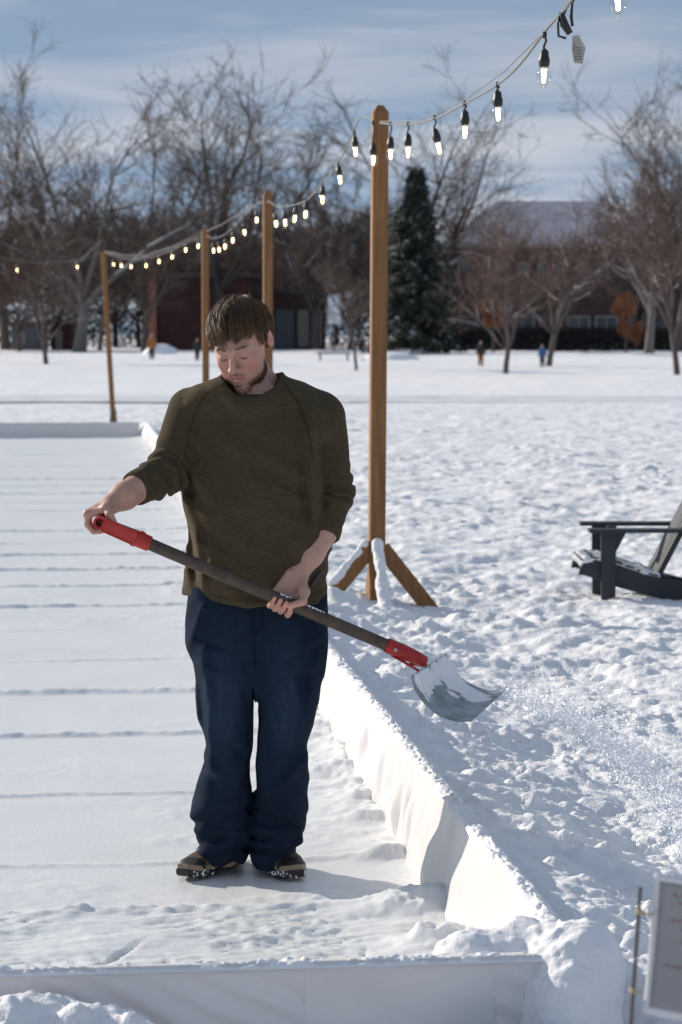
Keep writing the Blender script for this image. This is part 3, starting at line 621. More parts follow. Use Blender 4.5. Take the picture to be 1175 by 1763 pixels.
def jeans(X, Y, Z):
    h = loft(X, Y, Z, HP, 2.3)
    a = loft(X, Y, Z, LL, 2.2); b = loft(X, Y, Z, LR, 2.2)
    zk = (M_(400, 1290).z - Z)
    out = None
    for g, rows, sd, sg in ((a, LL, 3, -1), (b, LR, 8, 1)):
        low = np.clip((zk) / .12, 0, 1); stack = np.clip((M_(400, 1395).z - Z) / .06, 0, 1)
        rq = vn3((X + sg * .35 * Z) / .05, Y / .15, Z / .20, sd + 40); f = .040 * np.sqrt(rq * rq + .001) - .006 + .016 * vn3((X + sg * .25 * Z) / .045, Y / .15, Z / .26, sd) + low * .024 * vn3(X / .12, Y / .12, (Z + sg * .4 * X) / .055, sd + 1) + stack * (.006 * np.sin((Z + sg * .3 * X + .3 * Y) / .0095 + 8 * vn3(X / .08, Y / .08, Z / .08, sd + 2)) + .014 * vn3(X / .07, Y / .07, (Z + sg * .5 * X) / .028, sd + 5)) * np.clip((Z - M_(400, 1480).z) / .03, .1, 1)
        g = g + f; out = g if out is None else smin(out, g, .004)
    kn = vn3(X / .06, Y / .1, Z / .1, 19) * .007
    wr = .006 * np.sin((Z - M_(430, 1130).z + .8 * np.abs(X - M_(438, 1130).x)) / .009) * np.exp(-((Z - M_(430, 1140).z) / .06) ** 2) * np.exp(-((X - M_(438, 1130).x) / .06) ** 2)
    out = smin(h + kn, out, .02) + wr
    gap = np.maximum(np.abs(X - M_(437, 1200).x + .012 * (Z - M_(437, 1160).z)) - .0040 * np.clip((M_(430, 1175).z - Z) / .22, .1, 1) * np.clip((Z - M_(430, 1372).z) / .03, -1, 1), -(M_(430, 1175).z - Z)); out = smax(out, -gap, .006)
    out = smin(out, cap(X, Y, Z, np.array(M_(431, 1372, .04)), np.array(M_(430, 1462, .06)), .008, .012), .02)
    out = crease(out, X, Y, Z, JCR, -.08)
    return out
a0 = M_(305, 1000); a1 = M_(585, 1500)
v, q = surface(jeans, (a0.x, D0 - .19, a1.z), (a1.x, D0 + .21, a0.z), .0058, 1)
me = new_mesh('jeans', v, q); C = np.ones((len(v), 3), np.float32)
C = seam(C, v, [xz(436, 1040), xz(438, 1120), xz(440, 1160)], .004, .5, D0); C = seam(C, v, [xz(452, 1040), xz(453, 1075), xz(440, 1092)], .003, .35)
C = seam(C, v, [xz(330, 1040), xz(345, 1075), xz(335, 1100)], .003, .3); C = seam(C, v, [xz(560, 1040), xz(535, 1070), xz(556, 1100)], .003, .3)
fade = .55 * np.exp(-((v[:, 0] - M_(385, 1200).x) / .05) ** 2 - ((v[:, 2] - M_(385, 1200).z) / .16) ** 2) + .55 * np.exp(-((v[:, 0] - M_(495, 1200).x) / .05) ** 2 - ((v[:, 2] - M_(495, 1200).z) / .16) ** 2)
C = C * (1 + fade * 1.9 * (v[:, 1] < D0))[:, None] * (1 + .25 * vn3(v[:, 0] / .01, v[:, 1] / .01, v[:, 2] / .05, 5))[:, None]
setcol(me, C); jo = link('jeans', me, DENIM, man)
thr = mat('orange_thread', (.16, .075, .025), .7); m = MB()
# ---- head
HC = M_(415, 590, -.055); RH = np.array(Matrix.Rotation(R(-15), 3, 'Z') @ Matrix.Rotation(R(27), 3, 'X') @ Matrix.Rotation(R(-6), 3, 'Y')); HS = 1.03
hc = np.array(HC)
def h2w(p): return (np.asarray(p) * HS) @ RH.T + hc
def w2h(p): return ((np.asarray(p) - hc) @ RH) / HS
nk0 = w2h(np.array(M_(440, 690, .035))); nk1 = w2h(np.array(M_(425, 620, .02))); nk2 = w2h(np.array(M_(475, 668, .03))); nk4 = w2h(np.array(M_(436, 690, -.030))); nk3 = w2h(np.array(M_(400, 668, .03)))
def head(X, Y, Z):
    A = np.abs(X)
    d = ell(X, Y, Z, (0, .014, .030), (.079, .100, .090))
    d = smin(d, ell(X, Y, Z, (0, -.030, -.020), (.070, .060, .088)), .02)
    d = smin(d, ell(X, Y, Z, (0, -.034, -.074), (.060, .058, .046)), .02)
    d = smin(d, cap(X, Y, Z, (0, -.083, -.106), (0, -.078, -.102), .020, .02), .018)
    d = smin(d, ell(A, Y, Z, (.038, -.066, -.028), (.023, .021, .026)), .014)
    d = smin(d, ell(A, Y, Z, (.049, -.022, -.076), (.015, .030, .026)), .018)
    d = smin(d, cap(A, Y, Z, (.008, -.089, .018), (.042, -.078, .020), .0085, .009), .012)
    d = smax(d, -ell(A, Y, Z, (.031, -.104, .000), (.019, .017, .0125)), .012)
    d = smin(d, ell(A, Y, Z, (.0315, -.0765, -.001), (.0160, .0160, .0135)), .004)
    lid = np.abs(Z + .0065 + .10 * (A - .031) ** 2 / .016) ; d = d + .0022 * np.exp(-(lid / .0016) ** 2) * np.exp(-((A - .031) / .013) ** 4) * (Y < -.06)
    crease = np.abs(Z - .0065 + 8 * (A - .031) ** 2); d = d + .0014 * np.exp(-(crease / .0018) ** 2) * np.exp(-((A - .031) / .013) ** 4) * (Y < -.06)
    d = smin(d, cap(X, Y, Z, (0, -.090, .010), (0, -.116, -.031), .0078, .0105), .011)
    d = smin(d, ell(X, Y, Z, (0, -.118, -.034), (.0115, .010, .0095)), .006)
    d = smin(d, ell(A, Y, Z, (.0125, -.105, -.038), (.0075, .0095, .0075)), .005)
    d = smax(d, -ell(A, Y, Z, (.0065, -.109, -.0465), (.0035, .0055, .0035)), .003)
    d = smin(d, cap(A, Y, Z, (0, -.0985, -.0625), (.0215, -.0865, -.0675), .0068, .004), .005)
    d = smin(d, cap(A, Y, Z, (0, -.0965, -.0755), (.019, -.0865, -.0705), .0082, .004), .005)
    slit = np.abs(Z + .0688 - .0 * A + 1.2 * A ** 2); d = d + .0038 * np.exp(-(slit / .0014) ** 2) * (A < .023) * (Y < -.07)
    ear = ell(A, Y, Z, (.0835, .020, -.002), (.010, .019, .031)); ear = smax(ear, -ell(A, Y, Z, (.0930, .014, .001), (.007, .011, .019)), .004); d = smin(d, ear, .006)
    d = smin(d, cap(X, Y, Z, nk0, nk1, .066 / HS, .056 / HS), .022)
    d = smin(d, ell(X, Y, Z, tuple(nk4), (.088, .072, .052)), .03); d = smin(d, cap(X, Y, Z, nk2, nk1, .030, .03), .02); d = smin(d, cap(X, Y, Z, nk3, nk1, .028, .03), .02)
    return d
v, q = surface(head, (-.16, -.14, -.24), (.16, .17, .14), .0027, 1)
lx, ly, lz = v.T; A = np.abs(lx)
C = np.tile(np.array([.47, .27, .205], np.float32), (len(v), 1))
def tint(C, wgt, col): return C * (1 - wgt[:, None]) + np.array(col, np.float32) * wgt[:, None]
g3 = lambda c, r: np.exp(-((A - c[0]) / r[0]) ** 2 - ((ly - c[1]) / r[1]) ** 2 - ((lz - c[2]) / r[2]) ** 2)
C = tint(C, .55 * g3((.045, -.07, -.035), (.026, .05, .028)), (.50, .165, .14)); C = tint(C, .5 * g3((0, -.118, -.036), (.014, .02, .016)), (.50, .19, .15))
C = tint(C, .6 * np.clip(g3((.085, .02, -.006), (.012, .03, .04)), 0, 1), (.66, .20, .16))
C = tint(C, .8 * np.exp(-(np.abs(lz + .068) / .0075) ** 4) * (A < .022) * (ly < -.083), (.46, .15, .135)); C = tint(C, np.exp(-(np.abs(lz + .0688 + 1.2 * A ** 2) / .0013) ** 2) * (A < .021) * (ly < -.078), (.16, .04, .035))
C = tint(C, .85 * np.exp(-((lz + .0075) / .0014) ** 2) * np.exp(-((A - .031) / .0125) ** 4) * (ly < -.06), (.10, .045, .03))
C = tint(C, .35 * g3((.031, -.08, .008), (.014, .03, .006)), (.50, .24, .20))
jawm = np.clip(1 - np.abs(lz + .088 - .3 * np.clip(A - .04, 0, 1) * 3.0) / .03, 0, 1) * (ly < .0); stub = vn3(lx / .004, ly / .004, lz / .004, 5) + .5
C = tint(C, .35 * jawm * stub, (.16, .095, .06)); C = tint(C, .5 * np.clip(-(lz + .13) / .03, 0, 1), (.58, .23, .18))
C *= (1 + .10 * vn3(lx / .012, ly / .012, lz / .012, 9))[:, None]
bV = [h2w(v)]; bQ = [q]; bC = [C.astype(np.float32)]; off = len(v)
# ---- forearms and hands
def prims_surface(prs, k, h=.0026, pad=.02):
    P_ = np.array([list(p[0]) for p in prs] + [list(p[1]) for p in prs]); lo = P_.min(0) - .06; hi = P_.max(0) + .06
    def f(X, Y, Z):
        d = None
        for (a, b, r1, r2, kk) in prs:
            c = cap(X, Y, Z, a, b, r1, r2); d = c if d is None else smin(d, c, kk)
        return d
    return surface(f, lo, hi, h, 1)
def hand_prims(O, ax, f, n, RR, W, mcp, angs, ss, thumb, rf=.0088, elbow=None, re=.044, rw=.029):
    O, ax, f, n, W = [np.array(t, float) for t in (O, ax, f, n, W)]
    pt = lambda s, th, rho: O + ax * s + rho * (f * math.cos(R(th)) + n * math.sin(R(th)))
    prs = []; fing = []
    el = np.array(elbow, float); mid = el * .45 + W * .55; prs.append((el, mid, re, re * .88, .01)); prs.append((mid, W, re * .88, rw, .02)); 
    K = [pt(s, mcp[0], mcp[1]) for s in ss]
    for i, k_ in enumerate(K): prs.append((W + (k_ - W) * .12 + ax * (ss[i] * .45), k_, .0185, .0125, .016))
    th = [pt(*t) for t in thumb]; prs.append((W + (th[0] - W) * .2, th[0], .019, .0165, .018)); prs.append((th[0], K[-1] if np.linalg.norm(K[-1] - th[0]) < np.linalg.norm(K[0] - th[0]) else K[0], .013, .011, .012))
    for i, s in enumerate(ss):
        r = rf * (.86 if i == 0 else 1.0 if i < 3 else .98); js = [K[i]] + [pt(s + ds, a, rho) for (a, rho, ds) in angs[i]]
        fing.append([(js[0], js[1], r * 1.18, r * 1.08), (js[1], js[2], r * 1.08, r * .98), (js[2], js[3], r * .98, r * .82)])
    fing.append([(th[0], th[1], .0150, .0115), (th[1], th[2], .0118, .0095)])
    return prs, fing
def hand_mesh(prs, fing, h=.0026):
    allp = prs + [(a, b, r1, r2, 0) for c in fing for (a, b, r1, r2) in c]
    P_ = np.array([list(p[0]) for p in allp] + [list(p[1]) for p in allp]); lo = P_.min(0) - .055; hi = P_.max(0) + .055
    def f(X, Y, Z):
        d = None
        for (a, b, r1, r2, kk) in prs:
            c = cap(X, Y, Z, a, b, r1, r2); d = c if d is None else smin(d, c, kk)
        for c in fing:
            e = None
            for (a, b, r1, r2) in c:
                g = cap(X, Y, Z, a, b, r1, r2); e = g if e is None else smin(e, g, .004)
            d = smin(d, e, .0035)
        return d
    return surface(f, lo, hi, h, 1)
HANDS = []
# his left hand: underhand round the shaft
f = Vector((0, -1, 0)); f = (f - sax * f.dot(sax)).normalized(); nn = f.cross(sax).normalized()
if nn.z < 0: nn = -nn
O = S_at(487)
angs = [[(255, .031, 0), (318, .029, 0), (362, .028, .001)], [(255, .033, 0), (315, .030, 0), (364, .028, .001)], [(255, .033, 0), (315, .030, 0), (362, .028, .001)], [(262, .034, .003), (318, .031, .002), (352, .029, -.002)]]
prs, fing = hand_prims(O, sax, f, nn, .018, M_(513, 990, -.185), (190, .034), angs, [-.034, -.015, .004, .024], [(.045, 92, .050), (.050, 42, .036), (.018, -4, .031)], elbow=M_(561, 912, -.11), re=.043, rw=.030)
v, q = hand_mesh(prs, fing); HANDS.append((v, q, fing))
# his right hand: over the cross bar of the grip
yv = Vector((0, 1, 0)); O = M_(172, 900, -.27)
angs = [[(190, .036, 0), (238, .030, 0), (285, .026, 0)], [(190, .037, 0), (238, .031, 0), (288, .026, 0)], [(188, .037, 0), (236, .031, 0), (288, .026, 0)], [(186, .035, 0), (235, .030, 0), (280, .026, 0)]]
prs, fing = hand_prims(O, yv, Vector((1, 0, 0)), Vector((0, 0, 1)), .016, M_(193, 868, -.25), (140, .044), angs, [.038, .018, -.002, -.022], [(-.040, 62, .052), (-.062, 40, .046), (-.066, 10, .049)], elbow=M_(240, 838, -.16), re=.045, rw=.030)
v, q = hand_mesh(prs, fing); HANDS.append((v, q, fing))
for (v, q, fing) in HANDS:
    C = np.tile(np.array([.47, .27, .205], np.float32), (len(v), 1)); C *= (1 + .16 * vn3(v[:, 0] / .012, v[:, 1] / .012, v[:, 2] / .012, 9))[:, None]
    for c in fing:
        for (a, b, r1, r2) in c[-1:]:
            dd = np.linalg.norm(v - b, axis=1); C = tint(C, .55 * np.exp(-(dd / .014) ** 2), (.66, .27, .22))
        for (a, b, r1, r2) in c[:-1]:
            dd = np.linalg.norm(v - b, axis=1); C = tint(C, .35 * np.exp(-(dd / .010) ** 2), (.62, .24, .20))
    bV.append(v); bQ.append(q + off); bC.append(C.astype(np.float32)); off += len(v)
# hidden trunk joining them inside the clothes
def trunk(X, Y, Z):
    d = loft(X, Y, Z, [(r[0], r[1] + .05, r[2] - .05, r[3], r[4] - .045) for r in TR[2:]] + [row(1010, 360, 530, .09)], 2.1)
    for A_, r_ in ((ra, .035), (la, .035)): d = smin(d, smin(cap(X, Y, Z, A_[0], A_[1], .045, r_), cap(X, Y, Z, A_[1], A_[2], r_, r_), .01), .02)
    d = smin(d, cap(X, Y, Z, np.array(M_(438, 700, .03)), np.array(M_(432, 655, .03)), .06, .05), .03)
    for rows in (LL, LR):
        for i in range(0, len(rows) - 2, 3):
            p = rows[i]; n_ = rows[min(i + 3, len(rows) - 1)]; d = smin(d, cap(X, Y, Z, ((p[1] + p[2]) / 2, p[3], p[0]), ((n_[1] + n_[2]) / 2, n_[3], n_[0]), .055, .045), .02)
    return d
a0 = M_(200, 640); a1 = M_(612, 1500)
v, q = surface(trunk, (a0.x, D0 - .26, a1.z), (a1.x, D0 + .2, a0.z), .016, 1)
bV.append(v); bQ.append(q + off); bC.append(np.tile(np.array([.47, .27, .205], np.float32), (len(v), 1)))
me = new_mesh('body', np.concatenate(bV), np.concatenate(bQ)); setcol(me, np.concatenate(bC)); link('body', me, SKIN, man)
# fingernails
m = MB()
for (v, q, fing) in HANDS:
    for c in fing:
        a, b, r1, r2 = c[-1]; t = Vector(b - a).normalized()
# ---- hair
hr = np.random.default_rng(5)
def ribbons(paths, wid, name, material, parent):
    """paths: (n,k,3) world points -> three sided tapering strands"""
    n, k, _ = paths.shape; t = np.gradient(paths, axis=1); t /= np.linalg.norm(t, axis=2, keepdims=True) + 1e-9
    ref = np.array([.3, .5, .8]); u = np.cross(t, ref); u /= np.linalg.norm(u, axis=2, keepdims=True) + 1e-9; w_ = np.cross(t, u)
    prof = np.interp(np.linspace(0, 1, k), [0, .2, .75, 1], [.7, 1, .8, .12])[None, :, None] * np.asarray(wid).reshape(-1, 1, 1)
    ring = [paths + prof * (u * math.cos(a) + w_ * math.sin(a)) for a in (0, 2.094, 4.189)]
    V = np.stack(ring, 2).reshape(-1, 3); base = (np.arange(n)[:, None] * k + np.arange(k - 1)[None, :]).reshape(-1) * 3; Fq = []
    for j in range(3): Fq.append(np.stack([base + j, base + (j + 1) % 3, base + 3 + (j + 1) % 3, base + 3 + j], 1))
    return link(name, new_mesh(name, V, np.concatenate(Fq)), material, parent)
EC = np.array([0, .012, .030]); ER = np.array([.0795, .103, .094])
crown = np.array([.012, .055, .078]); crown /= np.linalg.norm(crown / ER) ; crown = crown
cn = crown / ER; cn /= np.linalg.norm(cn); e1 = np.cross(cn, [1, 0, 0]); e1 /= np.linalg.norm(e1); e2 = np.cross(cn, e1)
def hairline(x, y):
    # lowest z (head frame) hair may reach
    z = np.where(y < -.045, .034 + .32 * np.clip(x + .005, 0, 1) * 1.0, 0.0)
    side = np.clip((y + .045) / .02, 0, 1); z = z * (1 - side) + side * np.where(y < -.004, -.008, .036)
    bk = np.clip((y - .035) / .02, 0, 1); return z * (1 - bk) + bk * -.055
nS = 6500; nk_ = 9
az = hr.uniform(0, 2 * math.pi, nS); clump = np.round(az / (2 * math.pi) * 46) / 46 * 2 * math.pi + hr.normal(0, .03, nS); th0 = hr.uniform(.02, 1.35, nS) ** 1.0
ln = hr.uniform(.55, 1.05, nS); paths = np.zeros((nS, nk_, 3)); lift0 = hr.uniform(.004, .016, nS)
ok = np.ones(nS, bool); jl = hr.normal(0, .0014, nS); jt = hr.normal(0, .10, nS)
cl_id = np.round(az / (2 * math.pi) * 46).astype(int); ctw = hr.normal(0, .16, 60)[cl_id]; clift = hr.uniform(-.004, .005, 60)[cl_id]; clen = hr.uniform(-.014, .016, 60)[cl_id]
for k in range(nk_):
    s = k / (nk_ - 1); th = th0 + ln * s; a = az * (1 - .55 * s) + clump * .55 * s + ctw * 1.5 * s + jt * s + .25 * s
    dirv = np.cos(th)[:, None] * cn + np.sin(th)[:, None] * (np.cos(a)[:, None] * e1 + np.sin(a)[:, None] * e2)
    lf = lift0 * math.sin(math.pi * min(.15 + s * .6, 1)) * .85 + clift * 1.5 * s + .004 + jl * math.sin(3.1 * s)
    paths[:, k] = EC + dirv * (ER + lf[:, None])
# keep above the hairline: stop strands at the boundary
for i_ in range(nk_):
    zl = hairline(paths[:, i_, 0], paths[:, i_, 1]) + clen + hr.normal(0, .0025, nS)
    bad = paths[:, i_, 2] < zl
    if i_ == 0: ok &= ~bad
    else: paths[bad, i_] = paths[bad, i_ - 1] + (paths[bad, i_] - paths[bad, i_ - 1]) * .04
paths = paths[ok]; hw = h2w(paths.reshape(-1, 3)).reshape(paths.shape)
ho = ribbons(hw, hr.uniform(.0006, .0014, len(hw)), 'hair', HAIRM, man)
# under layer so that no scalp shows
def hcap(X, Y, Z):
    d = ell(X, Y, Z, tuple(EC), tuple(ER + .0055)); n_ = .006 * vn3(X / .02, Y / .02, Z / .05, 3)
    zl = hairline(X, Y) + .016; d = smax(d + n_, zl - Z, .010); return smax(d, -ell(X, Y, Z, tuple(EC), tuple(ER - .012)), .003)
v, q = surface(hcap, (-.12, -.13, -.08), (.12, .15, .15), .004, 1); link('hair_underlayer', new_mesh('hair_underlayer', h2w(v), q), HAIRM, ho)
# flyaway tuft at the crown
nT = 160; paths = np.zeros((nT, 7, 3)); a = hr.normal(2.4, .9, nT)
for k in range(7):
    s = k / 6; base = EC + crown + np.stack([hr.normal(0, .0, nT), a * 0, a * 0], 1); 
    paths[:, k] = EC + crown * 1.04 + np.stack([-.012 + .030 * np.cos(a * 3) * 1 + s * .022 * np.cos(a * 5), -.02 + .02 * np.sin(a * 7) + s * .02 * np.sin(a * 4), -.004 + s * (.016 + .014 * np.sin(a * 11)) - .010 * s * s], 1)
ribbons(h2w(paths.reshape(-1, 3)).reshape(paths.shape), np.full(nT, .0006), 'hair_tuft', HAIRM, ho)
# ---- eyebrows, lashes, beard projected on the face
def proj(p, dirv, n=60):
    p = p.copy()
    for _ in range(n):
        d = head(p[:, 0], p[:, 1], p[:, 2]); p = p + dirv * np.clip(d, -.01, .01)[:, None] * .8
    return p
def whisk(pts, flow, L_, w_, name, par, lift=.25, jit=.3):
    n = len(pts); e = .002; g = np.stack([head(pts[:, 0] + e, pts[:, 1], pts[:, 2]) - head(pts[:, 0] - e, pts[:, 1], pts[:, 2]), head(pts[:, 0], pts[:, 1] + e, pts[:, 2]) - head(pts[:, 0], pts[:, 1] - e, pts[:, 2]), head(pts[:, 0], pts[:, 1], pts[:, 2] + e) - head(pts[:, 0], pts[:, 1], pts[:, 2] - e)], 1)
    g /= np.linalg.norm(g, axis=1, keepdims=True) + 1e-9; fl = flow + hr.normal(0, jit, (n, 3)); fl -= g * (fl * g).sum(1, keepdims=True); fl /= np.linalg.norm(fl, axis=1, keepdims=True) + 1e-9
    L_ = np.asarray(L_).reshape(-1, 1) * np.ones((n, 1)); pa = np.stack([pts - g * .0004 + (fl + g * lift) * L_ * s - g * L_ * .12 * s * s for s in (0, .35, .7, 1)], 1)
    return ribbons(h2w(pa.reshape(-1, 3)).reshape(pa.shape), np.full(n, w_), name, HAIRM, par)
for sg in (-1, 1):
    n = 95; t = hr.uniform(0, 1, n); p = np.stack([sg * (.013 + .036 * t), np.full(n, -.105), .0220 + .0032 * np.sin(t * 2.3 + .25) + hr.normal(0, .0022, n)], 1)
    p = proj(p, np.array([0, 1., 0])); whisk(p, np.array([sg * 1., .2, .15]), .006, .0003, 'eyebrow', man, .38, .3)
    n = 50; t = hr.uniform(0, 1, n); p = np.stack([sg * (.020 + .023 * t), np.full(n, -.12), -.0078 - .002 * np.sin(t * 3.1)], 1); p = proj(p, np.array([0, 1., 0])); whisk(p, np.array([sg * .2, -.5, -1.]), .0034, .0003, 'eyelashes', man, .6, .15)
n = 5200; ph = hr.uniform(-1.62, 1.62, n); tt = np.abs(ph) / 1.62; thb = -.84 + .66 * tt ** 1.5 + hr.normal(0, .15, n)
dv = -np.stack([np.sin(ph) * np.cos(thb), -np.cos(ph) * np.cos(thb), np.sin(thb)], 1); p = np.array([0, -.02, -.055]) - dv * .13
for _ in range(60):
    d = head(p[:, 0], p[:, 1], p[:, 2]); p = p + dv * np.clip(d, -.01, .01)[:, None] * .7
keep = (np.abs(head(p[:, 0], p[:, 1], p[:, 2])) < .002) & (p[:, 1] < .0)
p = p[keep]; dens = vn3(p[:, 0] / .008, p[:, 1] / .008, p[:, 2] / .008, 3) + .5 + .25 * (p[:, 0] > .0); p = p[dens > .38]
bd = whisk(p, np.array([0, -.3, -1.]), hr.uniform(.003, .007, len(p)), .00038, 'beard', man, .45, .35)
n = 420; x = hr.uniform(-.026, .026, n); p = np.stack([x, np.full(n, -.13), -.0545 - 9 * x ** 2 + hr.normal(0, .0018, n)], 1); p = proj(p, np.array([0, 1., 0])); whisk(p, np.array([0, -.2, -1.]), .0035, .00035, 'moustache', man, .3, .4)
n = 120; p = np.stack([hr.normal(0, .006, n), np.full(n, -.13), -.088 + hr.normal(0, .003, n)], 1); p = proj(p, np.array([0, 1., 0])); whisk(p, np.array([0, -.2, -1.]), .005, .00045, 'soul_patch', man, .3, .3)
# ---- shoes
SUEDE = mat('brown_suede', (.105, .062, .038), .85, .4, 120, var=.4, vscale=30, bdist=.002); TAN = mat('tan_midsole', (.25, .19, .13), .7, .2, 60); LACE = mat('lace', (.11, .07, .035), .8)
def shoe(heel, toe, label):
    h = Vector((heel.x, heel.y, 0)); t = Vector((toe.x, toe.y, 0)); u = (t - h).normalized(); sdv = Vector((-u.y, u.x, 0)); base = h - u * .0; zb = .012
    root = thing('shoe', None, None, (0, 0, 0)); root.parent = man; root.location = (h.x - man.location.x, h.y - man.location.y, 0)
    B = np.array([[u.x, u.y, 0], [sdv.x, sdv.y, 0], [0, 0, 1]]); o0 = np.array([h.x, h.y, zb])
    def foot_w(x): return np.interp(x, [-.01, .03, .10, .20, .26, .295], [.030, .038, .038, .053, .044, .02])
    def shape(X, Y, z0, z1, grow=0):
        return np.maximum(np.abs(Y - .006 * np.sin(X * 12)) - foot_w(X) - grow, np.maximum(-.012 - grow - X, X - .300 - grow))
    def sole(X, Y, Z): 
        d = shape(X, Y, 0, 0, .004) + .004 * (np.sin(X / .0065) > .2) * (Z < .010); arch = .008 * np.exp(-((X - .13) / .035) ** 2) + .012 * np.clip((X - .24) / .06, 0, 1) ** 2
        return smax(d, np.maximum(Z - .020 - arch, arch - .004 - Z), .005)
    def mids(X, Y, Z): 
        arch = .012 * np.clip((X - .24) / .06, 0, 1) ** 2; return smax(shape(X, Y, 0, 0, .001), np.maximum(Z - .036 - arch, .016 - Z), .006)
    def upper(X, Y, Z):
        top = np.interp(X, [-.01, .04, .09, .13, .19, .24, .29], [.080, .085, .090, .084, .064, .054, .032]); W_ = foot_w(X) * np.clip(1.02 - np.clip((Z - .035) / (top - .03), 0, 1) ** 2 * .45, .3, 1.1)
        d = np.maximum(np.abs(Y - .006 * np.sin(X * 12)) - W_ + .001, np.maximum(-.008 - X + .10 * np.maximum(Z - .05, 0), X - .294 + np.maximum(Z - .03, 0) * .5))
        d = smax(d, Z - top, .022); seamv = .0016 * np.exp(-(((X - .11 - .5 * (Z - .04)) % .045 - .022) / .003) ** 2); return smax(d, .026 - Z, .004) + seamv * (Z < .085)
    for nm, fn, mt in (('sole', sole, BLACK), ('midsole', mids, TAN), ('upper', upper, SUEDE)):
        v, q = surface(fn, (-.03, -.075, -.01), (.32, .075, .13), .003, 1); me = new_mesh(nm, v @ B + o0, q); o = link(nm, me, mt); o.parent = root; o.location = -root_loc(root)
    def toe_f(X, Y, Z): return np.maximum(upper(X, Y, Z) - .0022, np.maximum(.228 + .3 * np.abs(Y) - X, Z - .055 + .0 * X))
    v, q = surface(toe_f, (.17, -.075, .0), (.32, .075, .10), .003, 1); o = link('toe_cap', new_mesh('toe_cap', v @ B + o0, q), BLACK); o.parent = root; o.location = -root_loc(root)
    def pan(X, Y, Z): 
        u_ = np.abs(((X + .4 * Z) % .05) - .025) - .008; return np.maximum(upper(X, Y, Z) - .0016, np.maximum(np.maximum(u_, np.abs(Z - .055) - .014), np.maximum(X - .19, .05 - X)))
    v, q = surface(pan, (.03, -.075, .0), (.22, .075, .10), .003, 1); o = link('side_panel', new_mesh('side_panel', v @ B + o0, q), BLACK); o.parent = root; o.location = -root_loc(root)
    m = MB(); W2 = lambda x, y, z: tuple(np.array([x, y, z]) @ B + o0)
    for i in range(5):
        x = .115 + i * .019; z = float(np.interp(x, [.09, .13, .19, .24], [.090, .084, .064, .054])) + .001; sg = 1 if i % 2 else -1
        m.tube([W2(x, -.024, z - .010), W2(x + .004 * sg, 0, z + .003), W2(x + .006 * sg, .024, z - .010)], .0022, 6)
    for sg in (-1, 1): m.tube([W2(.115, 0, .094), W2(.12, sg * .02, .105), W2(.135, sg * .033, .090), W2(.128, sg * .028, .075), W2(.115, sg * .01, .094)], .0018, 6); m.tube([W2(.115, 0, .094), W2(.14, sg * .03, .078), W2(.16, sg * .040, .060)], .0018, 6)
    o = m.build('laces', LACE, None, True); o.parent = root; o.location = -root_loc(root)
    # snow stuck to the sole edge
    V = []; m = MB()
    for i in range(170):
        a = rnd.uniform(0, 1); x = .02 + .285 * a ** .6; sg = rnd.choice((-1, 1)); y = sg * (float(foot_w(x)) + .003); r_ = rnd.uniform(.0012, .0038)
        if x > .29: y = rnd.uniform(-.03, .03)
        c_ = Vector(W2(x, y, rnd.uniform(.003, .022))); m.lathe(c_ - Vector((0, 0, r_)), (0, 0, 1), [(0, 0), (r_ * .4, r_ * .8), (r_, r_), (r_ * 1.6, r_ * .7), (r_ * 2, 0)], 6)
    o = tag(m.build('snow_crust', SNOWF, None, True), kind='stuff'); o.parent = root; o.location = -root_loc(root)
shoe(G(402, 1487), G(322, 1517), 'l'); shoe(G(452, 1487), G(506, 1517), 'r')
# dark loop of cord hanging at the hip
m = MB(); m.tube([M_(553, 983, -.17), M_(545, 995, -.172), M_(533, 1012, -.17), M_(528, 1024, -.165)], [.0045, .005, .005, .004], 8); m.build('waist_cord', BLACK, man, True)
# ------------------------------------------------------------------ snow shovel
sh = thing('snow_shovel', 'snow shovel with worn brown wooden shaft, red grip and curved aluminium scoop', 'shovel', tuple(SA))
OAK = mat('worn_shaft_wood', (.085, .058, .040), .6, .4, 18, col2=(.040, .028, .020), vscale=8, stretch=(4, 4, 4), bdist=.002); RED = mat('red_plastic', (.42, .016, .012), .42, .08, 60, var=.25, vscale=14)
m = MB(); m.tube([S_at(px) for px in np.linspace(240, 678, 26)], .0185, 16); m.build('shaft', OAK, sh, True)
ALU = mat('scraped_aluminium', (.36, .42, .45), .36, .3, 40, metal=.55, col2=(.17, .19, .20), vscale=16, bdist=.002)
# grip
m = MB(); g0 = M_(172, 900, -.36); g1 = M_(172, 900, -.185)
hole = [(0, .0115), (0, .0200), (.006, .0215), (.012, .0200)]; m.lathe(g0, (0, 1, 0), [(.035, .0118), (0, .0125), (-.002, .0185), (0, .0205), (.008, .0205), (.010, .017), (.165, .017), (.167, .0205), (.175, .0205), (.175, .0)], 24); m.lathe(g0 + Vector((0, .034, 0)), (0, 1, 0), [(0, 0), (0, .0125)], 16)
sk0 = S_at(228); sk1 = S_at(256)
for yy in (-.355, -.20):
    a = M_(178, 903, yy + .0); b = Vector((S_at(232).x, S_at(232).y + (yy + .278) * .28, S_at(232).z)); d = b - a; z_ = d.normalized(); x_ = Vector((0, 1, 0)); x_ = (x_ - z_ * x_.dot(z_)).normalized(); y_ = z_.cross(x_); Mx = Matrix((x_, y_, z_)).transposed()
    m.box((a + b) / 2, (.013, .037, d.length + .01), Mx, .004); m.box((a + b) / 2 + y_ * .018, (.017, .006, d.length), Mx, .002); m.box((a + b) / 2 - y_ * .018, (.017, .006, d.length), Mx, .002)
m.tube([S_at(218), S_at(226), S_at(234), S_at(257)], [.012, .024, .0245, .0235], 16)
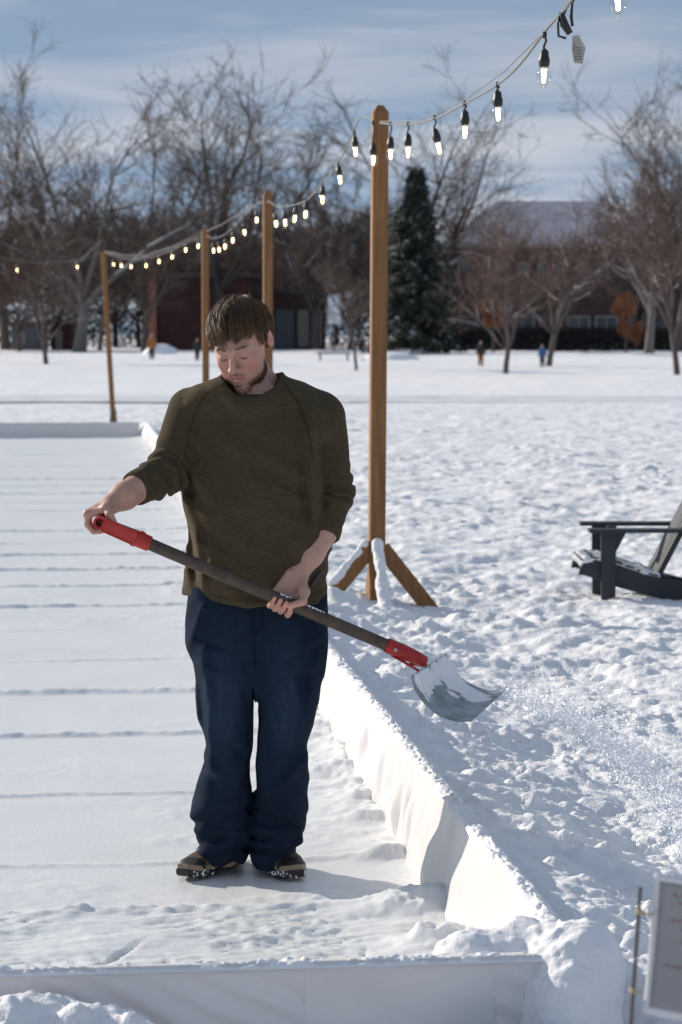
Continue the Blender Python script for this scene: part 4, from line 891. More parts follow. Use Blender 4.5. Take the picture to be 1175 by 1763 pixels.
m.lathe(S_at(240) + nn * .021, nn, [(0, .008), (.006, .008), (.007, 0)], 10); m.lathe(S_at(232) - nn * .021, -nn, [(0, .007), (.005, .007), (.006, 0)], 10)
m.build('grip', RED, sh, True).data.polygons.foreach_set('use_smooth', [False] * len(m.f))
# lower socket with bracing wires
sock = MB(); sock.tube([S_at(664), S_at(668), S_at(690), S_at(715), S_at(733) - nn * .002], [.0215, .0235, .024, .021, .018], 16)
sock.box(S_at(712) - nn * .002, (.026, .03, .09), Matrix((f, nn, sax)).transposed(), .008)
sb = sock.build('socket', RED, sh, True); m = MB(); rv = S_at(679) + f * .023; m.lathe(rv, f, [(0, .005), (.003, .005), (.004, 0)], 10); m.build('rivet', ALU, sb)
# blade: profile rows given for the near and the far edge
near = [(709, 1163), (712, 1178), (719, 1194), (732, 1212), (748, 1226), (766, 1236), (790, 1242), (812, 1242)]; farr = [(768, 1125), (773, 1140), (781, 1154), (794, 1168), (810, 1178), (828, 1186), (849, 1190), (872, 1187)]
dn, df = -.36, -.02
nc_ = [M_(a, b, dn + .0 * i) for i, (a, b) in enumerate(near)]; fc_ = [M_(a, b, df + .0 * i) for i, (a, b) in enumerate(farr)]
def cr_(pts, n):
    out = []
    for i in range(n):
        u_ = i / (n - 1) * (len(pts) - 1); k = min(int(u_), len(pts) - 2); t = u_ - k; p0 = pts[max(k - 1, 0)]; p1_ = pts[k]; p2_ = pts[k + 1]; p3_ = pts[min(k + 2, len(pts) - 1)]
        out.append(.5 * ((2 * p1_) + (p2_ - p0) * t + (2 * p0 - 5 * p1_ + 4 * p2_ - p3_) * t * t + (3 * p1_ - p0 - 3 * p2_ + p3_) * t ** 3))
    return out
NN, WW = 40, 44; na = cr_(nc_, NN); fa = cr_(fc_, NN); V = []
up_b = []
for i in range(NN):
    for j in range(WW):
        t = j / (WW - 1); p = na[i].lerp(fa[i], t); V.append(p)
Fb = grid_faces(NN, WW); me = new_mesh('blade', V, Fb); bl_ = link('blade', me, ALU, sh); so = bl_.modifiers.new('t', 'SOLIDIFY'); so.thickness = .0028
# ribs pressed into the back, snow and frost caught in the scoop
V = np.array([list(p) for p in V]).reshape(NN, WW, 3); du = np.gradient(V, axis=0); dv_ = np.gradient(V, axis=1); nr = np.cross(du, dv_); nr /= np.linalg.norm(nr, axis=2, keepdims=True)
if nr[NN // 2, WW // 2, 2] < 0: nr = -nr
ii, jj = np.meshgrid(np.linspace(0, 1, NN), np.linspace(0, 1, WW), indexing='ij')
def sub_(Vg, k=4):
    n, m_, _ = Vg.shape; a = np.linspace(0, n - 1, (n - 1) * k + 1); b = np.linspace(0, m_ - 1, (m_ - 1) * k + 1); i0 = np.minimum(a.astype(int), n - 2); j0 = np.minimum(b.astype(int), m_ - 2); ta = (a - i0)[:, None, None]; tb = (b - j0)[None, :, None]
    return (Vg[i0][:, j0] * (1 - ta) * (1 - tb) + Vg[i0 + 1][:, j0] * ta * (1 - tb) + Vg[i0][:, j0 + 1] * (1 - ta) * tb + Vg[i0 + 1][:, j0 + 1] * ta * tb)
Vs = sub_(V); Ns = sub_(nr); I_, J_ = np.meshgrid(np.linspace(0, 1, Vs.shape[0]), np.linspace(0, 1, Vs.shape[1]), indexing='ij')
amt = np.maximum(1.15 * np.exp(-((J_ - .78 + .25 * (I_ - .5)) / .20) ** 2) * np.clip(I_ * 6, 0, 1) * np.clip((1 - I_) * 5, 0, 1), 1.0 * np.exp(-((I_ - .18) / .20) ** 2) * np.clip(J_ * 12, 0, 1) * np.clip((1 - J_) * 14, 0, 1))
amt = amt + .75 * fbm2(J_ * 9, I_ * 4, 5, 4) + .3 * fbm2(J_ * 40, I_ * 8, 6, 2) * .4 - .33
hgt = np.clip(amt, -.08, .6) * .022; Vsn = Vs + Ns * hgt[..., None]
link('caught_snow', new_mesh('caught_snow', Vsn.reshape(-1, 3), grid_faces(*Vs.shape[:2])), SNOWF, bl_)
FR = mat('frosted_plate', (.47, .58, .62), .5, .3, 50, col2=(.30, .34, .36), vscale=20, stretch=(1, 1, 1), bdist=.002)
# wires
m = MB(); q0 = S_at(679) - nn * .022; e0 = na[1] * .75 + fa[1] * .25 - Vector((.006, 0, .0)); e1_ = na[0] * .45 + fa[0] * .55 - Vector((.006, 0, .008)); m.tube([q0, q0.lerp(e0, .5), e0], .0042, 8); m.tube([q0, q0 + Vector((.05, 0, -.028)), e1_], .0042, 8); m.build('brace_wire', RED, sh, True)
# snow grains on the shaft
m = MB()
for (a, b, n_) in ((478, 497, 16), (523, 552, 34)):
    for i in range(n_):
        px = rnd.uniform(a, b); p = S_at(px) + nn * (.0178 - rnd.random() ** 2 * .006) + f * rnd.uniform(0, .008); r_ = rnd.uniform(.0015, .0042); m.lathe(p - nn * r_, nn, [(0, 0), (r_ * .5, r_ * 1.1), (r_ * 1.2, r_), (r_ * 1.7, 0)], 6)
tag(m.build('snow_grains', SNOWF, sh, True), kind='stuff')
# ------------------------------------------------------------------ thrown snow
m = MB(); octv = [(1, 0, 0), (-1, 0, 0), (0, 1, 0), (0, -1, 0), (0, 0, 1), (0, 0, -1)]; octf = [(0, 2, 4), (2, 1, 4), (1, 3, 4), (3, 0, 4), (2, 0, 5), (1, 2, 5), (3, 1, 5), (0, 3, 5)]
SV = []; SF = []
def grain(p, r):
    b = len(SV); M = Matrix.Rotation(rnd.uniform(0, 6), 3, (rnd.random(), rnd.random(), rnd.random() + .1))
    for k in range(6): SV.append(tuple(p + M @ Vector((math.cos(k * 1.047), math.sin(k * 1.047), rnd.uniform(-.2, .2))) * r * rnd.uniform(.7, 1.2)))   # a flat six sided snow crystal
    SF.extend([(b, b + 1, b + 2), (b, b + 2, b + 3), (b, b + 3, b + 4), (b, b + 4, b + 5)])
for i in range(14000):
    t = rnd.random() ** .75
    # centre line falls away to the lower right, spreading
    cx = 868 + 330 * t; cy = 1194 + 70 * t + 165 * t * t; sp = 9 + 52 * t
    yo = rnd.gauss(0, 1) * sp * (.45 if rnd.random() < .6 else 1.1); 
    if t > .1: yo -= abs(rnd.gauss(0, 1)) * sp * .15
    py = cy + yo; px = cx + rnd.gauss(0, 8 + 14 * t); dd = rnd.gauss(-.18, .04 + .22 * t) - .15 * t
    r_ = rnd.choice((.0011, .0016, .0022, .0030, .0046)) * rnd.uniform(.7, 1.3)
    p = M_(px, py, dd)
    if p.z < .1: continue
    grain(p, r_)
GRAIN = mat('snow_grain', (.86, .88, .92), .5); _n = GRAIN.node_tree.nodes; _l = GRAIN.node_tree.links; _t = _n.new('ShaderNodeBsdfTranslucent'); _t.inputs[0].default_value = (.95, .96, 1, 1); _m = _n.new('ShaderNodeMixShader'); _m.inputs[0].default_value = .55
_l.new(_n['Principled BSDF'].outputs[0], _m.inputs[1]); _l.new(_t.outputs[0], _m.inputs[2]); _l.new(_m.outputs[0], _n['Material Output'].inputs[0])
me = new_mesh('snow_spray', SV, np.array(SF), False); o = link('snow_spray', me, GRAIN); tag(o, 'spray of loose snow grains flying off the scoop', 'snow', kind='stuff')

# ------------------------------------------------------------------ garden chair
def chair():
    K = 275.0; d0 = 15.1; o = P(1047, 1040, d0 - .15); gz = gh(o.x, o.y) - .06; root = thing('adirondack_chair', 'dark grey slatted armchair with flat arms standing in the snow at the right edge', 'chair', (o.x, o.y, gz))
    q = lambda px, py, dy=0: Vector((o.x + (px - 1047) / K, o.y + dy, gz + (1040 - py) / K + .0))
    def plank(name, poly, dy0, dy1, par=root, mt=DARKM):
        m = MB(); n = len(poly); a = [q(x, y, dy0) for x, y in poly]; b = [q(x, y, dy1) for x, y in poly]; m.add(a + b, [tuple(range(n)), tuple(reversed(range(n, 2 * n)))] + [(i, i + n, (i + 1) % n + n, (i + 1) % n) for i in range(n)]); ob = m.build(name, mt, par)
        bv = ob.modifiers.new('b', 'BEVEL'); bv.width = .003; bv.segments = 2; return ob
    W_ = .56
    prof = [(997, 984), (1000, 970), (1008, 961), (1022, 956), (1040, 959), (1070, 968), (1110, 982), (1150, 990), (1200, 1003), (1262, 1028), (1266, 1040), (1235, 1041), (1175, 1033), (1120, 1020), (1060, 1003), (1020, 988), (1004, 983)]
    for dy in (.03, W_ - .06): plank('side_rail', prof, dy, dy + .03)
    for dy in (-.005, W_ + .005 - .03): plank('leg', [(1034, 906), (1060, 906), (1060, 1041), (1036, 1041)], dy, dy + .032)
    for dy, yy in ((-.06, 904), (W_ - .07, 904)): plank('armrest', [(1013, yy - 1), (1013, yy + 5), (1195, yy + 5), (1195, yy - 1)], dy, dy + .13)
    for dy in (.015, W_ - .045): plank('arm_bracket', [(1060, 910), (1078, 910), (1060, 945)], dy, dy + .02)
    path_ = [(1001, 975), (1008, 962), (1024, 957), (1044, 960), (1064, 966), (1084, 973), (1104, 980), (1124, 986), (1144, 989)]
    for (a, b) in path_[:0] + [((path_[i][0] + 1), path_[i][1]) for i in range(1, 9)]:
        plank('seat_slat', [(a - 8, b - 5 - 2), (a + 9, b - 1 - 2), (a + 9, b + 2 - 2), (a - 8, b - 2 - 2)], .03, W_ - .03)
    for k in range(5):
        dy = .05 + k * .094; h_ = (0, 28, 40, 28, 0)[k]; plank('back_slat', [(1128, 988), (1138, 990), (1252 + h_ * .4, 768 - h_), (1243 + h_ * .4, 764 - h_)], dy, dy + .085)
    plank('back_rail', [(1173, 905), (1186, 905), (1186, 915), (1173, 915)], .0, W_)
    # snow lying on the seat front and in the seat
    def f(X, Y, Z):
        d = None
        for (a, b, r) in (((1003, 966), (1010, 958), .020), ((1010, 958), (1042, 956), .026), ((1064, 964), (1110, 978), .020), ((1110, 978), (1136, 986), .022)):
            A = q(*a, .06); B = q(*b, .06); A2 = q(*a, W_ - .06); 
            for dy in (.05, .14, .23, .32, .41, .5):
                c = cap(X, Y, Z, q(*a, dy), q(*b, dy), r * .8, r * .8); d = c if d is None else smin(d, c, .03)
        return d + .014 * vn3(X / .03, Y / .03, Z / .03, 4)
    v, t = surface(f, (o.x - .26, o.y - .03, gz + .1), (o.x + .40, o.y + .6, gz + .42), .010, 1); link('seat_snow', new_mesh('seat_snow', v, t), SNOWF, root)
chair()
# ------------------------------------------------------------------ notice on a wire stake
def notice():
    d = 3.6; a = P(1127, 1503, d); c = P(1106, 1745, d); u = Vector((.93, -.30, -.10)).normalized(); dn_ = (c - a); h = dn_.length
    root = thing('notice', 'laminated notice with faint red lines on a thin wire stake, bottom right corner', 'sign', (c.x, c.y, .0))
    n1, n2 = 30, 20; V = []; nrm = u.cross(dn_).normalized()
    def pt(s, t, off=0): return a + dn_ * t + u * s + nrm * (.010 * math.sin(t * 3.1) * (1 - s * 2) + off) + Vector((0.012 * math.sin((t - .1) * 3.6), 0, 0)) * (1 - t) * 0
    def sheet(name, s0, s1, t0, t1, off, th_, mt):
        V = [pt(s0 + (s1 - s0) * j / (n2 - 1), t0 + (t1 - t0) * i / (n1 - 1), off) for i in range(n1) for j in range(n2)]; ob = link(name, new_mesh(name, V, grid_faces(n1, n2)), mt, root); so = ob.modifiers.new('t', 'SOLIDIFY'); so.thickness = th_; so.offset = 0; return ob
    sheet('laminate', 0, .295, 0, 1, 0, .0008, mat('clear_laminate', (.62, .62, .66), .25, spec=.6))
    sheet('printed_sheet', .009, .285, .05, .95, 0, .0016, mat('grey_paper', (.30, .30, .315), .55, col2=(.25, .25, .265), vscale=6))
    m = MB(); rr = random.Random(3)
    sg = -1 if (pt(.1, .5, .002) - Vector((0, 0, CAMZ))).length < (pt(.1, .5, -.002) - Vector((0, 0, CAMZ))).length else 1
    sg = 1 if sg == -1 else -1
    for (t, s0, n_) in ((.135, .030, 15), (.185, .038, 13), (.235, .062, 8), (.315, .028, 16), (.365, .038, 12), (.455, .045, 12), (.64, .026, 17)):
        s = s0
        for k in range(n_):
            w_ = rr.uniform(.0025, .0055); 
            if rr.random() < .16: s += .005; continue
            for j in range(rr.choice((1, 2, 3))):
                b0 = pt(s + rr.uniform(0, w_), t + rr.uniform(-.012, .012), sg * .0012); b1 = pt(s + rr.uniform(0, w_), t + rr.uniform(-.014, .014), sg * .0012); 
                if (b1 - b0).length > .001: m.tube([b0, b1], .0008, 4)
            s += w_ + .0012
    m.build('faded_print', mat('red_ink', (.26, .045, .06), .6), root)
    for k, (x0, y0, x1, y1) in enumerate(((1103, 1527, 1084, 1800),)):
        m = MB(); p0 = P(x0, y0, d + .01); p1_ = P(x1, y1, d + .01); dirn = (p1_ - p0).normalized(); ln = (p0.z + .1) / abs(dirn.z); m.tube([p0, p0 + dirn * ln], .0030, 8); m.build('stake', mat('rusty_wire', (.09, .075, .07), .6, metal=.4), root)
    m = MB(); p0 = P(1101, 1570, d + .008); p1_ = P(1124, 1574, d); m.tube([p0, p0.lerp(p1_, .5) + Vector((0, 0, -.003)), p1_], .0022, 6); m.lathe(p0, (0, 0, 1), [(-.004, .003), (-.003, .006), (.003, .006), (.004, .003)], 10); m.build('tie', mat('tan_string', (.45, .36, .20), .8), root, True)
    m = MB(); p0 = P(1090, 1705, d + .008); p1_ = P(1108, 1710, d); m.tube([p0, p0.lerp(p1_, .5) + Vector((0, 0, -.002)), p1_], .0015, 6); m.lathe(p0, (0, 0, 1), [(-.004, .003), (-.003, .0055), (.003, .0055), (.004, .003)], 10); m.build('tie', bpy.data.materials['tan_string'], root, True)
notice()
# ------------------------------------------------------------------ trees
def gen_tree(seed, H, spread, fork, r0, limbs=5, kids=(6, 6, 5), up=.35, twr=.016, snow=False, lean=0):
    r = random.Random(seed); tr = MB(); tw = MB(); sn = MB()
    def rv(k): return Vector((r.gauss(0, k), r.gauss(0, k), r.gauss(0, k)))
    def grow(p, d, ln, rad, lv, rend):
        n = (6, 7, 6, 5, 3)[lv]; pts = [p.copy()]; dirs = [d.copy()]
        for i in range(n):
            d = (d + rv((.05, .13, .12, .12, .10)[lv]) + Vector((0, 0, up * (.0, .20, .14, .10, .06)[lv]))).normalized(); p = p + d * (ln / n); pts.append(p.copy()); dirs.append(d.copy())
        rads = [rad + (rend - rad) * (i / n) for i in range(n + 1)]
        if lv == 0: rads[0] *= 1.35
        (tr if lv <= 1 else tw).tube(pts, rads, (9, 6, 4, 3, 3)[lv], lv < 2)
        if snow and lv in (1, 2) and r.random() < .8:
            for i in range(1, n - 1):
                if abs(dirs[i].z) < .75: sn.tube([pts[i] + Vector((0, 0, rads[i] * .8)), pts[i + 1] + Vector((0, 0, rads[i + 1] * .8))], [rads[i] * .65, rads[i + 1] * .6], 4)
        return pts, dirs, rads
    tp, td, trd = grow(Vector((0, 0, -.2)), Vector((lean, 0, 1)).normalized(), fork, r0, 0, r0 * .72)
    stems = []
    for k in range(limbs):
        a = 2 * math.pi * (k + r.uniform(-.25, .25)) / limbs; out = r.uniform(.35, .95) if k else .1; d = Vector((math.cos(a) * out * spread / H * 2.0, math.sin(a) * out * spread / H * 2.0, 1)).normalized()
        at = tp[-1] if k < 3 else tp[-2]; L_ = (H - fork) * r.uniform(.72, 1.0) * (1.12 if k == 0 else 1)
        stems.append((grow(at, d, L_, r0 * r.uniform(.42, .62), 1, r0 * .07), L_))
    for (pts, dirs, rads), L1 in stems:
        for j in range(kids[0] + 4):
            t = r.uniform(.22, .98) if j else 1.0; i = min(int(t * (len(pts) - 1)), len(pts) - 2); p = pts[i].lerp(pts[i + 1], t * (len(pts) - 1) - i); side = (dirs[i] + rv(.75)); side.z = abs(side.z) * .8 + .1
            L2 = L1 * r.uniform(.30, .5) * (1.15 - .5 * t); b = grow(p, side.normalized(), L2, max(rads[i] * .5, twr * 1.7), 2, twr)
            for m_ in range(kids[1]):
                t2 = r.uniform(.15, 1.0) if m_ else 1; i2 = min(int(t2 * (len(b[0]) - 1)), len(b[0]) - 2); p2 = b[0][i2].lerp(b[0][i2 + 1], t2 * (len(b[0]) - 1) - i2); L3 = L2 * r.uniform(.32, .6); c = grow(p2, (b[1][i2] + rv(.6)).normalized(), L3, twr * 1.25, 3, twr * .8)
                for q_ in range(kids[2]):
                    i3 = r.randrange(1, len(c[0])); grow(c[0][i3], (c[1][i3] + rv(.55)).normalized(), L3 * r.uniform(.4, .8), twr, 4, twr * .55)
    out = []
    for m, nm in ((tr, 'trunk'), (tw, 'twigs'), (sn, 'branch_snow')): out.append(new_mesh(nm, m.v, m.f, True) if m.v else None)
    return out
def place_tree(name, T_, loc, label, group, s=(1, 1), rz=0, bark=BARK, twig=TWIG):
    root = thing(name, label, 'tree', loc, group); root.rotation_euler = (0, 0, rz); root.scale = (s[0], s[0], s[1])
    for me, nm, mt in ((T_[0], 'trunk', bark), (T_[1], 'crown', twig), (T_[2], 'branch_snow', SNOWT)):
        if me is None: continue
        o = bpy.data.objects.new(nm, me); sc.collection.objects.link(o); o.parent = root
        if nm == 'branch_snow': o['kind'] = 'stuff'
        if not me.materials: me.materials.append(mt)
        elif nm != 'branch_snow':
            o.material_slots[0].link = 'OBJECT'; o.material_slots[0].material = mt
    return root
TB = [gen_tree(1, 24, 13, 5, .55, 6, (7, 6, 5), snow=True, twr=.021), gen_tree(2, 24, 15, 4.5, .60, 6, (7, 6, 5), up=.3, snow=True, twr=.021), gen_tree(5, 24, 11, 7, .50, 6, (7, 6, 5), up=.5, twr=.021), gen_tree(9, 24, 16, 6, .6, 5, (7, 6, 5), up=.2, snow=True, twr=.021)]
TS = [gen_tree(11, 8, 3.2, 1.9, .15, 7, (6, 5, 5), up=.6, twr=.013, snow=True), gen_tree(12, 8, 4.0, 2.3, .16, 6, (6, 5, 5), up=.45, twr=.013, snow=True)]
TM = [gen_tree(21, 12, 9, 2.5, .22, 7, (6, 6, 5), up=.3, twr=.026), gen_tree(22, 12, 10, 3, .22, 7, (6, 6, 5), up=.25, twr=.026), gen_tree(23, 12, 8, 3, .22, 7, (6, 6, 5), up=.4, twr=.026)]
def topz(T_):
    return max(v.co.z for m in T_[:2] for v in m.vertices)
TOPS = {}
def put(kind, T_, H0, px, by, ty, label, group='tall bare trees across the park', wd=1.0, rz=0, dmax=None, **k):
    g = G(px, by); 
    if dmax: g = P(px, by, dmax); g.z = 0
    d = g.y; H = P(px, ty, d).z; s = H * 1.09 / TOPS.setdefault(id(T_), topz(T_)); return place_tree(kind, T_, (g.x, g.y, gh(g.x, g.y) - .1), label, group, (s * wd, s), rz, **k)
put('bare_tree', TB[1], 24.5, 137, 607, 75, 'great bare tree on the left with a pale snow dusted trunk', rz=.4, wd=1.0, bark=BARKP)
put('bare_tree', TB[3], 24.5, 10, 603, 120, 'spreading bare tree cut by the left edge of the photo', rz=2.2, wd=.95)
put('bare_tree', TB[2], 24.5, 385, 604, 95, 'upright tall bare tree rising behind the man\'s head', rz=.9, wd=1.15)
put('bare_tree', TB[0], 24.5, 252, 603, 155, 'slender dark bare tree between the big left tree and the brick building', rz=4.1, wd=.9)
put('bare_tree', TB[0], 24.5, 542, 605, 200, 'bare tree left of the nearest post, behind the bench', rz=1.1, wd=.8)
put('bare_tree', TB[1], 24.5, 698, 602, 112, 'big round bare tree topping the dark spruce', rz=3.6, wd=1.0)
put('bare_tree', TB[3], 24.5, 1118, 611, 195, 'wide bare tree with thick pale trunk on the right', rz=5.3, wd=1.0, bark=BARKP)
put('bare_tree', TB[2], 24.5, 1165, 606, 118, 'tallest bare tree cut by the right edge of the photo', rz=2.9, wd=1.0)
put('young_tree', TS[0], 8.2, 80, 625, 392, 'small bare tree with dark trunk at the left of the lawn', 'small bare trees on the lawn', rz=.5, wd=1.2)
put('young_tree', TS[1], 8.2, 614, 636, 420, 'small thin bare tree just left of the nearest post', 'small bare trees on the lawn', rz=1.5, wd=.8)
put('young_tree', TS[0], 8.2, 870, 643, 365, 'small bare tree with reddish twigs standing out in front on the right', 'small bare trees on the lawn', rz=3.5, wd=1.15, twig=TWIGR)
put('young_tree', TS[1], 8.2, 945, 632, 330, 'darker bare tree beside the person in blue', 'small bare trees on the lawn', rz=4.0, wd=1.1, twig=TWIGR)
put('young_tree', TS[1], 8.2, 1167, 651, 240, 'nearest small bare tree at the right edge', 'small bare trees on the lawn', rz=.2, wd=.8, twig=TWIGR)
rb_ = random.Random(42)
for i in range(46):
    px = -60 + i * 28.5 + rb_.uniform(-14, 14); dd = rb_.uniform(205, 300); ty = rb_.uniform(330, 400) if not 740 < px < 1060 else rb_.uniform(450, 495)
    if 760 < px < 1060 and i % 3 == 0: continue
    g = P(px, 600, dd); H = P(px, ty, dd).z; s = H / 12.3
    place_tree('background_tree', TM[i % 3], (g.x, dd, 0), 'bare brown tree in the thick row beyond the lawn', 'thick row of bare trees beyond the lawn', (s * rb_.uniform(.9, 1.2), s), rb_.uniform(0, 6), twig=(TWIGR if rb_.random() < .55 else TWIG))
# spruce
def spruce():
    g = G(716, 612); d = g.y; H = P(716, 283, d).z; root = thing('spruce', 'dark snow flecked spruce standing right of the nearest post', 'tree', (g.x, g.y, 0)); r = random.Random(4)
    m = MB(); m.tube([(g.x, g.y, -.2), (g.x + .1, g.y, H * .5), (g.x, g.y, H)], [.32, .2, .03], 8); m.build('trunk', BARK, root)
    V = []; Fc = []; V2 = []; F2 = []
    def tri(VV, FF, p, a, b, c): k = len(VV); VV.extend([tuple(p + a), tuple(p + b), tuple(p + c)]); FF.append((k, k + 1, k + 2))
    Rm = 86 / F_PX * d
    for i in range(430):
        t = (i / 430) ** .8; z = 1.0 + (H - 1.2) * t; R0 = Rm * (1 - t) ** .8 * r.uniform(.45, 1.2) + .15; a = i * 2.399 + r.uniform(-.4, .4); dv = Vector((math.cos(a), math.sin(a), -.18 + .35 * t)); base = Vector((g.x, g.y, z))
        nseg = int(R0 / .10) + 2
        for s in range(nseg):
            q = base + dv * (R0 * (s + .5) / nseg) + Vector((0, 0, -.25 * (s / nseg) ** 2))
            for j in range(5):
                w_ = .30 * (1.2 - .6 * s / nseg); p = q + Vector((r.gauss(0, w_ * .6), r.gauss(0, w_ * .6), r.gauss(0, .10))); e = Vector((r.gauss(0, .2), r.gauss(0, .2), -.12 - r.random() * .18))
                tri(V, Fc, p, Vector((0, 0, 0)), e + Vector((r.gauss(0, .06), r.gauss(0, .06), .08)), e + Vector((r.gauss(0, .1), r.gauss(0, .1), -.06)))
                if r.random() < .12: tri(V2, F2, p + Vector((0, 0, .06)), Vector((-.12, 0, 0)), Vector((.10, .10, .02)), Vector((.09, -.11, -.03)))
    link('foliage', new_mesh('foliage', V, np.array(Fc), False), GREEN, root); link('foliage_snow', new_mesh('foliage_snow', V2, np.array(F2), False), SNOWT, root)
spruce()
def leafy(px, by, y0, y1, w_, label, dd):
    g = P(px, by, dd); root = thing('leafy_tree', label, 'tree', (g.x, dd, 0), 'small trees still holding orange leaves'); r = random.Random(int(px)); z0 = P(px, y1, dd).z; z1 = P(px, y0, dd).z; rx = w_ / 2 / F_PX * dd
    m = MB(); m.tube([(g.x, dd, -.2), (g.x, dd, z0 + .5), (g.x, dd, z1 * .8)], [.12, .1, .03], 6); m.build('trunk', BARK, root); V = []; Fc = []
    cl = [(r.gauss(0, .45), r.gauss(0, .45), r.uniform(-.8, .8), r.uniform(.25, .5)) for _ in range(16)]
    for i in range(2600):
        c = r.choice(cl); u = Vector((r.gauss(0, 1), r.gauss(0, 1), r.gauss(0, 1))).normalized() * c[3] * r.random() ** .4; p = Vector((g.x + (c[0] + u.x) * rx, dd + (c[1] + u.y) * rx, (z0 + z1) / 2 + (c[2] + u.z) * (z1 - z0) / 2)); k = len(V)
        for _ in range(3): V.append(tuple(p + Vector((r.gauss(0, .07), r.gauss(0, .07), r.gauss(0, .07)))))
        Fc.append((k, k + 1, k + 2))
    link('foliage', new_mesh('foliage', V, np.array(Fc), False), ORLEAF, root)
leafy(850, 604, 500, 565, 60, 'low tree holding orange leaves behind the small reddish tree', 190)
leafy(1078, 602, 508, 590, 56, 'rounded small tree with orange leaves left of the thick pale trunk', 195)
# ------------------------------------------------------------------ buildings
BRICK = mat('dark_brick', (.085, .032, .028), .85, .3, 3, col2=(.05, .022, .02), vscale=2, bdist=.05); BRICK2 = mat('brown_brick', (.085, .050, .042), .85, .3, 3, col2=(.055, .035, .03), vscale=1.5, bdist=.05)
PANE = mat('dark_glass', (.05, .06, .07), .15, spec=.7); TRIM = mat('pale_trim', (.36, .30, .27), .8); GREYP = mat('grey_panel', (.10, .11, .125), .6)
def building(name, label, x0, x1, topy, dd, depth, wallm, wins, rot=0, roof=None, extra=()):
    a = P(x0, 600, dd); b = P(x1, 600, dd); W_ = b.x - a.x; H = P(x0, topy, dd).z; root = thing(name, label, 'building', (a.x, dd, 0)); ca, sa = math.cos(rot), math.sin(rot)
    Mx = Matrix.Rotation(rot, 3, 'Z'); T_ = lambda x, y, z: Vector((a.x, dd, 0)) + Mx @ Vector((x, y, z))
    m = MB(); m.box(T_(W_ / 2, depth / 2, H / 2 - .2), (W_, depth, H + .4), Mx); wl = m.build('wall', wallm, root)
    for (wx0, wy0, wx1, wy1, mt) in wins:
        xa = (wx0 - x0) / F_PX * dd; xb = (wx1 - x0) / F_PX * dd; za = P(0, wy1, dd).z; zb = P(0, wy0, dd).z
        f_ = MB(); t = .14
        for (c, s_) in ((((xa + xb) / 2, zb), (xb - xa + t, t)), (((xa + xb) / 2, za), (xb - xa + t, t)), ((xa, (za + zb) / 2), (t, zb - za)), ((xb, (za + zb) / 2), (t, zb - za)), (((xa + xb) / 2, (za + zb) / 2), (t * .6, zb - za))): f_.box(T_(c[0], -.05, c[1]), (s_[0], .14, s_[1]), Mx)
        fo = f_.build('window', TRIM if mt is PANE else GREYP, root); g_ = MB(); g_.box(T_((xa + xb) / 2, -.02, (za + zb) / 2), (xb - xa, .06, zb - za), Mx); g_.build('pane', mt, fo)
    if roof == 'flat':
        m = MB(); m.box(T_(W_ / 2, depth / 2, H + .22), (W_ + .5, depth + .5, .4), Mx); m.build('roof', BARK, root)
    elif roof:
        rz_, inl, inr = roof; Hr = P(x0, rz_, dd + depth / 2).z; e = .7; m = MB()
        vs_ = [T_(-e, -e, H), T_(W_ + e, -e, H), T_(W_ + e, depth + e, H), T_(-e, depth + e, H), T_(inl, depth / 2, Hr), T_(W_ - inr, depth / 2, Hr)]
        m.add(vs_, [(0, 1, 5, 4), (1, 2, 5), (2, 3, 4, 5), (3, 0, 4), (3, 2, 1, 0)]); m.build('roof', ROOFS, root); m = MB(); m.box(T_(W_ / 2, -e, H - .2), (W_ + 2 * e, .1, .38), Mx); m.build('eaves_board', TRIM, root)
    return root, T_, Mx, H
ROOFS = mat('snowy_shingles', (.40, .40, .46), .85, .4, 1.5, col2=(.29, .27, .31), vscale=.35, bdist=.1)
bd_, T_, Mx, H = building('brick_building', 'dark red brick building showing between the left posts', 262, 430, 478, 222, 14, BRICK, [(385, 510, 400, 540, PANE)], rot=R(-3), roof='flat')
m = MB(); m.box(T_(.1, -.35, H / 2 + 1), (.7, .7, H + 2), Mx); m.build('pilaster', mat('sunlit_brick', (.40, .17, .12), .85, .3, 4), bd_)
building('glazed_building', 'low brown building with grey glazing left of the second post', 470, 560, 505, 226, 12, BRICK2, [(476, 535, 505, 598, GREYP), (515, 535, 530, 595, PANE), (540, 535, 553, 595, PANE)], roof='flat')
building('long_building', 'long brown brick building with a snowy hipped roof on the right', 768, 1075, 420, 236, 20, BRICK2, [(790 + i * 34, 452, 806 + i * 34, 486, PANE) for i in range(8)] + [(785 + i * 48, 545, 822 + i * 48, 599, PANE) for i in range(6)], roof=(346, 5.5, 2))
building('end_building', 'taller brown building with snowy roof running out of the right edge', 1040, 1330, 405, 250, 24, BRICK2, [(1060 + i * 40, 440, 1078 + i * 40, 476, PANE) for i in range(6)] + [(1055 + i * 50, 540, 1095 + i * 50, 598, PANE) for i in range(5)], roof=(322, 7, 7))
building('shed', 'low grey shed at the far left beyond the lawn', 20, 70, 562, 216, 6, GREYP, [(30, 572, 42, 590, PANE)], roof='flat')
building('red_hut', 'small red brick hut behind the pale trunk on the left', 88, 124, 556, 222, 6, BRICK, [(98, 570, 106, 600, PANE)], roof='flat')
